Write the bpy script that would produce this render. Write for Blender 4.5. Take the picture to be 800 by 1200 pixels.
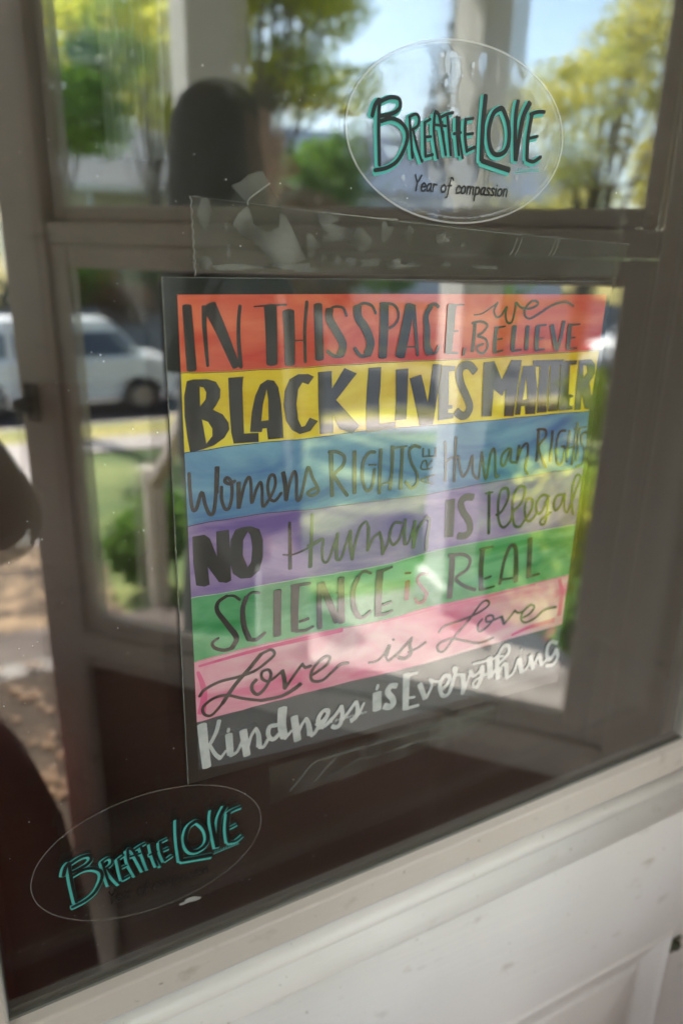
import bpy, math, random, json
from mathutils import Vector, Matrix, noise
from mathutils.geometry import tessellate_polygon
R = math.radians
S = bpy.context.scene
for o in list(bpy.data.objects): bpy.data.objects.remove(o)
COL = S.collection
random.seed(7)

# ------------------------------------------------------------------ camera
cd = bpy.data.cameras.new('camera'); cam = bpy.data.objects.new('camera', cd); COL.objects.link(cam); S.camera = cam
rgt = Vector((0.89952, -0.43619, 0.02467)); up = Vector((0.12230, 0.30563, 0.94426)); fwd = Vector((0.41942, 0.84637, -0.32826))
m = Matrix((rgt, up, -fwd)).transposed().to_4x4(); m.translation = Vector((-0.09066, -0.36460, 1.52062))
cam.matrix_world = m
cd.sensor_fit = 'HORIZONTAL'; cd.sensor_width = 24.0; cd.lens = 26.24
cd.clip_start = 0.01; cd.clip_end = 3000
cd.dof.use_dof = True; cd.dof.focus_distance = 0.40; cd.dof.aperture_fstop = 4.6; cd.dof.aperture_blades = 7

# ------------------------------------------------------------------ sky and sun
SUN_EL, SUN_AZ = 44.0, 196.0            # azimuth clockwise from +Y: out in front of the porch
w = bpy.data.worlds.new('World'); S.world = w; w.use_nodes = True
nt = w.node_tree; bg = nt.nodes['Background']
sky = nt.nodes.new('ShaderNodeTexSky'); sky.sky_type = 'NISHITA'; sky.sun_disc = False
sky.sun_elevation = R(SUN_EL); sky.sun_rotation = R(SUN_AZ); sky.air_density = 1.0; sky.dust_density = 1.6
nt.links.new(sky.outputs[0], bg.inputs['Color']); bg.inputs['Strength'].default_value = 0.15
ld = bpy.data.lights.new('sun', 'SUN'); ld.energy = 4.2; ld.angle = R(0.6); ld.color = (1.0, 0.95, 0.87)
lo = bpy.data.objects.new('sun', ld); COL.objects.link(lo)
sd = Vector((math.sin(R(SUN_AZ)) * math.cos(R(SUN_EL)), math.cos(R(SUN_AZ)) * math.cos(R(SUN_EL)), math.sin(R(SUN_EL))))
lo.rotation_euler = sd.to_track_quat('Z', 'Y').to_euler(); lo.location = sd * 30
S.view_settings.view_transform = 'Standard'; S.view_settings.look = 'None'; S.view_settings.gamma = 1.0
S.view_settings.exposure = 2.44
S.cycles.max_bounces = 14; S.cycles.transparent_max_bounces = 24; S.cycles.glossy_bounces = 6; S.cycles.diffuse_bounces = 4
S.cycles.caustics_reflective = False; S.cycles.caustics_refractive = False
S.cycles.use_denoising = True

# ------------------------------------------------------------------ materials
def mat(name):
    mt = bpy.data.materials.new(name); mt.use_nodes = True; n = mt.node_tree
    for x in list(n.nodes): n.nodes.remove(x)
    out = n.nodes.new('ShaderNodeOutputMaterial')
    return mt, n, out
def noisecol(n, c1, c2, scale, detail=4, lo=.35, hi=.65, stretch=(1, 1, 1), coords='Object', distort=0.0):
    tc = n.nodes.new('ShaderNodeTexCoord'); mp = n.nodes.new('ShaderNodeMapping'); mp.inputs['Scale'].default_value = stretch
    nz = n.nodes.new('ShaderNodeTexNoise'); nz.inputs['Scale'].default_value = scale; nz.inputs['Detail'].default_value = detail
    nz.inputs['Distortion'].default_value = distort
    cr = n.nodes.new('ShaderNodeValToRGB')
    cr.color_ramp.elements[0].position = lo; cr.color_ramp.elements[0].color = (*c1, 1)
    cr.color_ramp.elements[1].position = hi; cr.color_ramp.elements[1].color = (*c2, 1)
    n.links.new(tc.outputs[coords], mp.inputs[0]); n.links.new(mp.outputs[0], nz.inputs['Vector']); n.links.new(nz.outputs['Fac'], cr.inputs[0])
    return cr.outputs[0], nz.outputs['Fac']
def plain(name, c1, c2=None, rough=.6, scale=8, bump=0.0, spec=.4, stretch=(1, 1, 1), metal=0.0, detail=4, lo=.35, hi=.65, transl=0.0):
    mt, n, out = mat(name); b = n.nodes.new('ShaderNodeBsdfPrincipled')
    c2 = c2 or tuple(min(1, v * 1.15) for v in c1)
    col, fac = noisecol(n, c1, c2, scale, detail, lo, hi, stretch)
    n.links.new(col, b.inputs['Base Color']); b.inputs['Roughness'].default_value = rough; b.inputs['Metallic'].default_value = metal
    b.inputs['Specular IOR Level'].default_value = spec
    if bump:
        bp = n.nodes.new('ShaderNodeBump'); bp.inputs['Strength'].default_value = bump; bp.inputs['Distance'].default_value = .01
        n.links.new(fac, bp.inputs['Height']); n.links.new(bp.outputs[0], b.inputs['Normal'])
    if transl:
        t = n.nodes.new('ShaderNodeBsdfTranslucent'); n.links.new(col, t.inputs['Color'])
        mx = n.nodes.new('ShaderNodeMixShader'); mx.inputs[0].default_value = transl
        n.links.new(b.outputs[0], mx.inputs[1]); n.links.new(t.outputs[0], mx.inputs[2]); n.links.new(mx.outputs[0], out.inputs[0])
    else: n.links.new(b.outputs[0], out.inputs[0])
    return mt
def fresnel_fac(n, k):
    """Schlick's law times k, the same from both sides of a sheet"""
    g = n.nodes.new('ShaderNodeNewGeometry'); dt = n.nodes.new('ShaderNodeVectorMath'); dt.operation = 'DOT_PRODUCT'
    n.links.new(g.outputs['Incoming'], dt.inputs[0]); n.links.new(g.outputs['Normal'], dt.inputs[1])
    def mth(op, a, b=None, clamp=False):
        x = n.nodes.new('ShaderNodeMath'); x.operation = op; x.use_clamp = clamp
        for i, v in enumerate((a, b)):
            if v is None: continue
            if isinstance(v, (int, float)): x.inputs[i].default_value = v
            else: n.links.new(v, x.inputs[i])
        return x.outputs[0]
    c = mth('SUBTRACT', 1.0, mth('ABSOLUTE', dt.outputs['Value']), True)
    return mth('MULTIPLY', mth('ADD', mth('MULTIPLY', mth('POWER', c, 5.0), .96), .04), k, True)
K_OUT = 8.5          # strength of the outer mirror layer: pane plus its inner surface and laminate
def painted(name, c1, c2, grime=(.42, .38, .30), rough=.38):
    """brushed gloss paint with faint long brush marks, small stains and chips"""
    mt, n, out = mat(name); b = n.nodes.new('ShaderNodeBsdfPrincipled')
    col, f1 = noisecol(n, c1, c2, 5, 6)
    msk, f2 = noisecol(n, (0, 0, 0), (1, 1, 1), 26, 8, .635, .74, (1, 1, 1.6))
    msk2, f4 = noisecol(n, (0, 0, 0), (1, 1, 1), 150, 3, .70, .78)
    mx = n.nodes.new('ShaderNodeMixRGB'); mx.inputs[2].default_value = (*grime, 1); mm = n.nodes.new('ShaderNodeMath'); mm.operation = 'MULTIPLY'; mm.inputs[1].default_value = .55
    n.links.new(msk, mm.inputs[0]); n.links.new(mm.outputs[0], mx.inputs[0]); n.links.new(col, mx.inputs[1])
    my = n.nodes.new('ShaderNodeMixRGB'); my.inputs[2].default_value = (*[v * .7 for v in grime], 1); m3 = n.nodes.new('ShaderNodeMath'); m3.operation = 'MULTIPLY'; m3.inputs[1].default_value = .7
    n.links.new(msk2, m3.inputs[0]); n.links.new(m3.outputs[0], my.inputs[0]); n.links.new(mx.outputs[0], my.inputs[1])
    n.links.new(my.outputs[0], b.inputs['Base Color']); b.inputs['Roughness'].default_value = rough; b.inputs['Specular IOR Level'].default_value = .4
    brush, f3 = noisecol(n, (0, 0, 0), (1, 1, 1), 9, 7, .3, .7, (1, 1, 22))
    bp = n.nodes.new('ShaderNodeBump'); bp.inputs['Strength'].default_value = .4; bp.inputs['Distance'].default_value = .0013
    n.links.new(f3, bp.inputs['Height']); n.links.new(bp.outputs[0], b.inputs['Normal']); n.links.new(b.outputs[0], out.inputs[0])
    return mt
def glazed(name, c1, c2, scale=14, k=K_OUT, haze=0.0, stretch=(1, 1, 1), lo=.3, hi=.7, distort=.6):
    """a matt print under a glossy clear layer"""
    mt, n, out = mat(name); d = n.nodes.new('ShaderNodeBsdfDiffuse')
    col, fac = noisecol(n, c1, c2, scale, 6, lo, hi, stretch, distort=distort); n.links.new(col, d.inputs['Color'])
    g = n.nodes.new('ShaderNodeBsdfGlossy'); g.inputs['Roughness'].default_value = 0.015
    tc = n.nodes.new('ShaderNodeTexCoord'); nw = n.nodes.new('ShaderNodeTexNoise'); nw.inputs['Scale'].default_value = 9; nw.inputs['Detail'].default_value = 1
    bw = n.nodes.new('ShaderNodeBump'); bw.inputs['Strength'].default_value = .35; bw.inputs['Distance'].default_value = .0022
    n.links.new(tc.outputs['Object'], nw.inputs['Vector']); n.links.new(nw.outputs['Fac'], bw.inputs['Height']); n.links.new(bw.outputs[0], g.inputs['Normal'])
    mx = n.nodes.new('ShaderNodeMixShader'); n.links.new(fresnel_fac(n, k), mx.inputs[0])
    n.links.new(d.outputs[0], mx.inputs[1]); n.links.new(g.outputs[0], mx.inputs[2]); n.links.new(mx.outputs[0], out.inputs[0])
    return mt
def clear(name, k, tint=(.93, .95, .94), haze=0.0, hazecol=(.6, .62, .6), rough=0.0, bump=0.0, bscale=12.0, bdist=.002, patch=None):
    """a clear sheet: glass, film or tape; haze is the share of light it scatters"""
    mt, n, out = mat(name); t = n.nodes.new('ShaderNodeBsdfTransparent'); t.inputs[0].default_value = (*tint, 1)
    g = n.nodes.new('ShaderNodeBsdfGlossy'); g.inputs['Roughness'].default_value = rough
    last = t.outputs[0]
    if haze:
        d = n.nodes.new('ShaderNodeBsdfDiffuse'); d.inputs[0].default_value = (*hazecol, 1)
        mh = n.nodes.new('ShaderNodeMixShader'); mh.inputs[0].default_value = haze
        if patch:
            tc = n.nodes.new('ShaderNodeTexCoord'); nz = n.nodes.new('ShaderNodeTexNoise'); nz.inputs['Scale'].default_value = patch
            mr = n.nodes.new('ShaderNodeMapRange'); mr.inputs[1].default_value = .35; mr.inputs[2].default_value = .7; mr.inputs[3].default_value = haze * .35; mr.inputs[4].default_value = haze * 1.7
            n.links.new(tc.outputs['Object'], nz.inputs['Vector']); n.links.new(nz.outputs['Fac'], mr.inputs[0]); n.links.new(mr.outputs[0], mh.inputs[0])
        n.links.new(last, mh.inputs[1]); n.links.new(d.outputs[0], mh.inputs[2]); last = mh.outputs[0]
    if bump:
        tc = n.nodes.new('ShaderNodeTexCoord'); nz = n.nodes.new('ShaderNodeTexNoise'); nz.inputs['Scale'].default_value = bscale; nz.inputs['Detail'].default_value = 2
        bp = n.nodes.new('ShaderNodeBump'); bp.inputs['Strength'].default_value = bump; bp.inputs['Distance'].default_value = bdist
        n.links.new(tc.outputs['Object'], nz.inputs['Vector']); n.links.new(nz.outputs['Fac'], bp.inputs['Height']); n.links.new(bp.outputs[0], g.inputs['Normal'])
    mx = n.nodes.new('ShaderNodeMixShader'); n.links.new(fresnel_fac(n, k), mx.inputs[0])
    n.links.new(last, mx.inputs[1]); n.links.new(g.outputs[0], mx.inputs[2]); n.links.new(mx.outputs[0], out.inputs[0])
    return mt

M = {}
M['glass'] = clear('door_glass', 3.9, haze=.010, hazecol=(.55, .52, .48), patch=5)
M['glass_in'] = clear('inner_glass', 3.2, bump=.05, bscale=2.0)
M['glass_storm'] = clear('storm_glass', 0.8, tint=(.95, .96, .95))
M['film'] = clear('sticker_film', .15, tint=(.97, .97, .97), haze=.006)
M['film_wet'] = clear('wet_sticker_film', 2.4, tint=(.92, .93, .94), haze=.15, bump=.4, bscale=22, bdist=.004, rough=.02, patch=18)
M['rim'] = clear('cut_film_edge', .6, tint=(.75, .78, .78), haze=.22, hazecol=(.75, .75, .70))
M['rim_wet'] = clear('wet_film_edge', 1.5, tint=(.8, .85, .85), haze=.34, hazecol=(.9, .9, .9))
M['bubble'] = clear('water_trapped_under_film', 6.0, tint=(.85, .85, .85), haze=.12, hazecol=(.9, .9, .9), rough=.2)
M['tape'] = clear('clear_tape', .12, tint=(.86, .88, .85), haze=.07, hazecol=(.45, .46, .42), patch=30)
M['tape_wet'] = clear('tape_stuck_down', .1, tint=(.75, .77, .75), haze=.19, hazecol=(.46, .48, .44), patch=60)
M['tape_edge'] = clear('tape_edge', .3, tint=(.7, .7, .7), haze=.35, hazecol=(.7, .72, .68))
M['ink'] = glazed('black_brush_ink', (.048, .048, .046), (.080, .078, .074), 60)
M['ink2'] = glazed('heavy_black_ink', (.050, .052, .050), (.078, .080, .076), 90)
M['ink_reflected_red'] = glazed('brush_ink_painted_red_reflection', (.20, .022, .012), (.28, .035, .02), 60)  # black lettering with a red reflection painted into its colour
M['curtain'] = plain('white_curtain_cloth', (.82, .82, .80), (.88, .88, .86), .9, 8)
M['step_wood'] = plain('weathered_step_boards', (.07, .05, .04), (.16, .12, .10), .85, 8, stretch=(.4, 1, 1))
M['litter'] = plain('leaf_litter', (.05, .032, .022), (.36, .24, .14), .95, 9, bump=.8, detail=8, lo=.42, hi=.62)
M['mat'] = plain('dark_coir', (.035, .022, .014), (.07, .045, .028), .95, 60, bump=.6)
M['white'] = glazed('white_brush_ink', (.50, .56, .56), (.74, .78, .77), 120)
M['laminate'] = glazed('dark_card_border', (.016, .024, .022), (.026, .036, .034), 20)
M['laminate_edge'] = clear('laminate_edge', 1.0, tint=(.6, .65, .62), haze=.3, hazecol=(.5, .54, .5))
M['black'] = plain('sticker_black', (.004, .006, .006), (.010, .012, .012), .35)
M['teal'] = plain('sticker_teal', (.06, .40, .37), (.09, .47, .43), .5)
M['thin_black'] = plain('sticker_script_black', (.006, .006, .006), (.012, .012, .012), .45)
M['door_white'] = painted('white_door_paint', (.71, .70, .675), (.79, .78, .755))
M['bead'] = painted('beige_glazing_bead', (.53, .485, .445), (.60, .55, .505), (.30, .26, .2), .45)
M['gasket'] = plain('dark_glazing_rubber', (.14, .145, .13), (.20, .20, .18), .6)
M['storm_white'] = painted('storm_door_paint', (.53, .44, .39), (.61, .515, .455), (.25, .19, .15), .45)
M['storm_brown'] = plain('brown_storm_panel', (.13, .065, .045), (.20, .10, .075), .5, 3, bump=.05)
M['brass'] = plain('tarnished_brass', (.09, .10, .07), (.20, .21, .15), .35, 60, metal=.7)
M['black_metal'] = plain('black_metal', (.02, .02, .02), (.04, .04, .04), .4)
M['house_white'] = plain('white_clapboard', (.68, .68, .68), (.78, .78, .78), .6, 4)
M['house_violet'] = plain('pale_house_wall', (.50, .48, .56), (.60, .58, .64), .7, 2)
M['roof_blue'] = plain('blue_grey_shingle', (.22, .28, .40), (.30, .36, .48), .8, 6)
M['roof_grey'] = plain('grey_shingle', (.20, .20, .22), (.32, .32, .34), .8, 6)
M['porch_grey'] = plain('porch_concrete', (.18, .155, .14), (.30, .265, .24), .75, 7, bump=.2)
M['column'] = plain('porch_column_paint', (.56, .54, .53), (.66, .64, .62), .55, 3)
M['grass'] = plain('lawn', (.07, .12, .03), (.26, .28, .09), .9, 1.3, bump=.5, lo=.3, hi=.7, detail=8)
M['verge'] = plain('leafy_verge', (.20, .22, .06), (.55, .42, .14), .9, 2.0, bump=.5, detail=8)
M['asphalt'] = plain('asphalt', (.045, .045, .05), (.075, .075, .08), .85, 30)
M['path'] = plain('concrete_path', (.34, .29, .27), (.46, .40, .36), .8, 6)
M['bark'] = plain('bark', (.07, .05, .035), (.15, .11, .08), .9, 12, bump=.6, stretch=(1, 1, .2))
M['car_white'] = plain('white_car_paint', (.74, .75, .76), (.80, .81, .82), .25, 2, spec=.6)
M['car_glass'] = plain('tinted_car_glass', (.012, .014, .016), (.02, .022, .024), .05, 2, spec=.8)
M['tyre'] = plain('tyre_rubber', (.018, .018, .018), (.03, .03, .03), .8)
M['rim_metal'] = plain('wheel_rim', (.28, .24, .20), (.38, .33, .28), .4, metal=.5)
M['red_lamp'] = plain('red_lens', (.35, .01, .01), (.5, .02, .02), .25)
M['lamp'] = plain('lamp_lens', (.6, .6, .58), (.7, .7, .7), .15)
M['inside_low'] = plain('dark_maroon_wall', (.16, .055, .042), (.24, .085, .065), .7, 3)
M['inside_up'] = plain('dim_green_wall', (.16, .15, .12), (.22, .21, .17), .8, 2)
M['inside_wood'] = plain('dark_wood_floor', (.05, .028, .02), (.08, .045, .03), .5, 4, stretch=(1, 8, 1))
M['skin'] = plain('skin', (.48, .29, .21), (.55, .34, .25), .5, 8)
M['shirt'] = plain('maroon_cloth', (.12, .022, .016), (.18, .036, .026), .9, 10, bump=.2)
M['sleeve'] = plain('brown_sleeve', (.24, .16, .13), (.32, .22, .18), .9, 10, bump=.2)
M['hair'] = plain('dark_hair', (.010, .007, .006), (.022, .015, .011), .8, 30, stretch=(1, 1, .1))
M['trousers'] = plain('dark_trousers', (.028, .012, .010), (.05, .02, .018), .9, 10)
M['red_shirt'] = plain('red_shirt', (.60, .02, .03), (.70, .04, .05), .8)
M['white_cloth'] = plain('white_cloth', (.78, .78, .78), (.82, .82, .82), .8)
def leafmat(name, c1, c2, tr=.45): return plain(name, c1, c2, .55, 1.1, detail=3, transl=tr, lo=.35, hi=.65)
M['leaf_yellow'] = leafmat('yellow_green_leaves', (.40, .52, .06), (.80, .70, .08), .62)
M['leaf_olive'] = leafmat('olive_gold_leaves', (.40, .42, .10), (.74, .66, .15), .6)
M['leaf_green'] = leafmat('green_leaves', (.08, .18, .03), (.22, .36, .06))
M['leaf_dark'] = leafmat('dark_evergreen', (.012, .028, .014), (.03, .055, .025), .15)
M['leaf_spruce'] = leafmat('blue_spruce', (.02, .04, .07), (.05, .08, .12), .15)
M['leaf_rust'] = leafmat('russet_leaves', (.14, .07, .035), (.26, .14, .06), .3)
M['leaf_red'] = leafmat('red_leaves', (.35, .02, .02), (.50, .06, .03), .3)
M['dry_leaf'] = leafmat('dry_brown_leaves', (.09, .05, .03), (.34, .17, .06), .2)
M['coat'] = plain('dark_coat', (.018, .016, .015), (.035, .030, .028), .9, 10)
M['flower'] = leafmat('orange_flowers', (.60, .14, .03), (.80, .30, .06), .3)

# ------------------------------------------------------------------ mesh helpers
class MB:
    def __init__(s): s.v = []; s.f = []
    def add(s, vs, fs):
        k = len(s.v); s.v += [tuple(v) for v in vs]; s.f += [tuple(i + k for i in f) for f in fs]; return s
    def box(s, x0, x1, y0, y1, z0, z1, sh=0.0):
        vs = [(x, y, z) for z in (z0, z1) for y in (y0, y1) for x in (x0, x1)]
        return s.add(vs, [(0, 2, 3, 1), (4, 5, 7, 6), (0, 1, 5, 4), (2, 6, 7, 3), (0, 4, 6, 2), (1, 3, 7, 5)])
    def cyl(s, p, q, r0, r1=None, n=16, caps=True):
        r1 = r0 if r1 is None else r1; p = Vector(p); q = Vector(q); d = (q - p).normalized()
        a = d.orthogonal().normalized(); b = d.cross(a)
        vs = []
        for c, r in ((p, r0), (q, r1)):
            for i in range(n):
                t = 2 * math.pi * i / n; vs.append(c + (a * math.cos(t) + b * math.sin(t)) * r)
        fs = [(i, (i + 1) % n, n + (i + 1) % n, n + i) for i in range(n)]
        if caps: fs += [tuple(range(n))[::-1], tuple(range(n, 2 * n))]
        return s.add(vs, fs)
    def lathe(s, c, prof, n=24):
        k = len(prof); vs = []
        for i in range(n):
            t = 2 * math.pi * i / n
            for r, z in prof: vs.append((c[0] + r * math.cos(t), c[1] + r * math.sin(t), c[2] + z))
        fs = [(i * k + j, ((i + 1) % n) * k + j, ((i + 1) % n) * k + j + 1, i * k + j + 1) for i in range(n) for j in range(k - 1)]
        return s.add(vs, fs)
    def prism(s, poly, axis, a, b):
        """poly in the other two axes, extruded along axis from a to b"""
        n = len(poly)
        def P(u, v, t): return {'x': (t, u, v), 'y': (u, t, v), 'z': (u, v, t)}[axis]
        vs = [P(u, v, a) for u, v in poly] + [P(u, v, b) for u, v in poly]
        tri = tessellate_polygon([[Vector((u, v, 0)) for u, v in poly]])
        return s.add(vs, [(i, (i + 1) % n, n + (i + 1) % n, n + i) for i in range(n)] + [t[::-1] for t in tri] + [tuple(i + n for i in t) for t in tri])
    def build(s, name, m, parent=None, bevel=0, smooth=False, loc=None):
        me = bpy.data.meshes.new(name); me.from_pydata(s.v, [], s.f); me.materials.append(m); me.update()
        if smooth:
            me.polygons.foreach_set('use_smooth', [True] * len(me.polygons))
        o = bpy.data.objects.new(name, me); COL.objects.link(o)
        if parent: o.parent = parent
        if loc: o.location = loc
        if bevel:
            md = o.modifiers.new('bevel', 'BEVEL'); md.width = bevel; md.segments = 2; md.limit_method = 'ANGLE'; md.angle_limit = R(35)
        return o
def tag(o, label=None, cat=None, group=None, kind=None):
    if label: o['label'] = label
    if cat: o['category'] = cat
    if group: o['group'] = group
    if kind: o['kind'] = kind
    return o
def thing(name, label, cat, loc=(0, 0, 0), rotz=0, group=None):
    o = bpy.data.objects.new(name, None); COL.objects.link(o); o.location = loc; o.rotation_euler = (0, 0, rotz); o.empty_display_size = .1
    return tag(o, label, cat, group)

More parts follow.
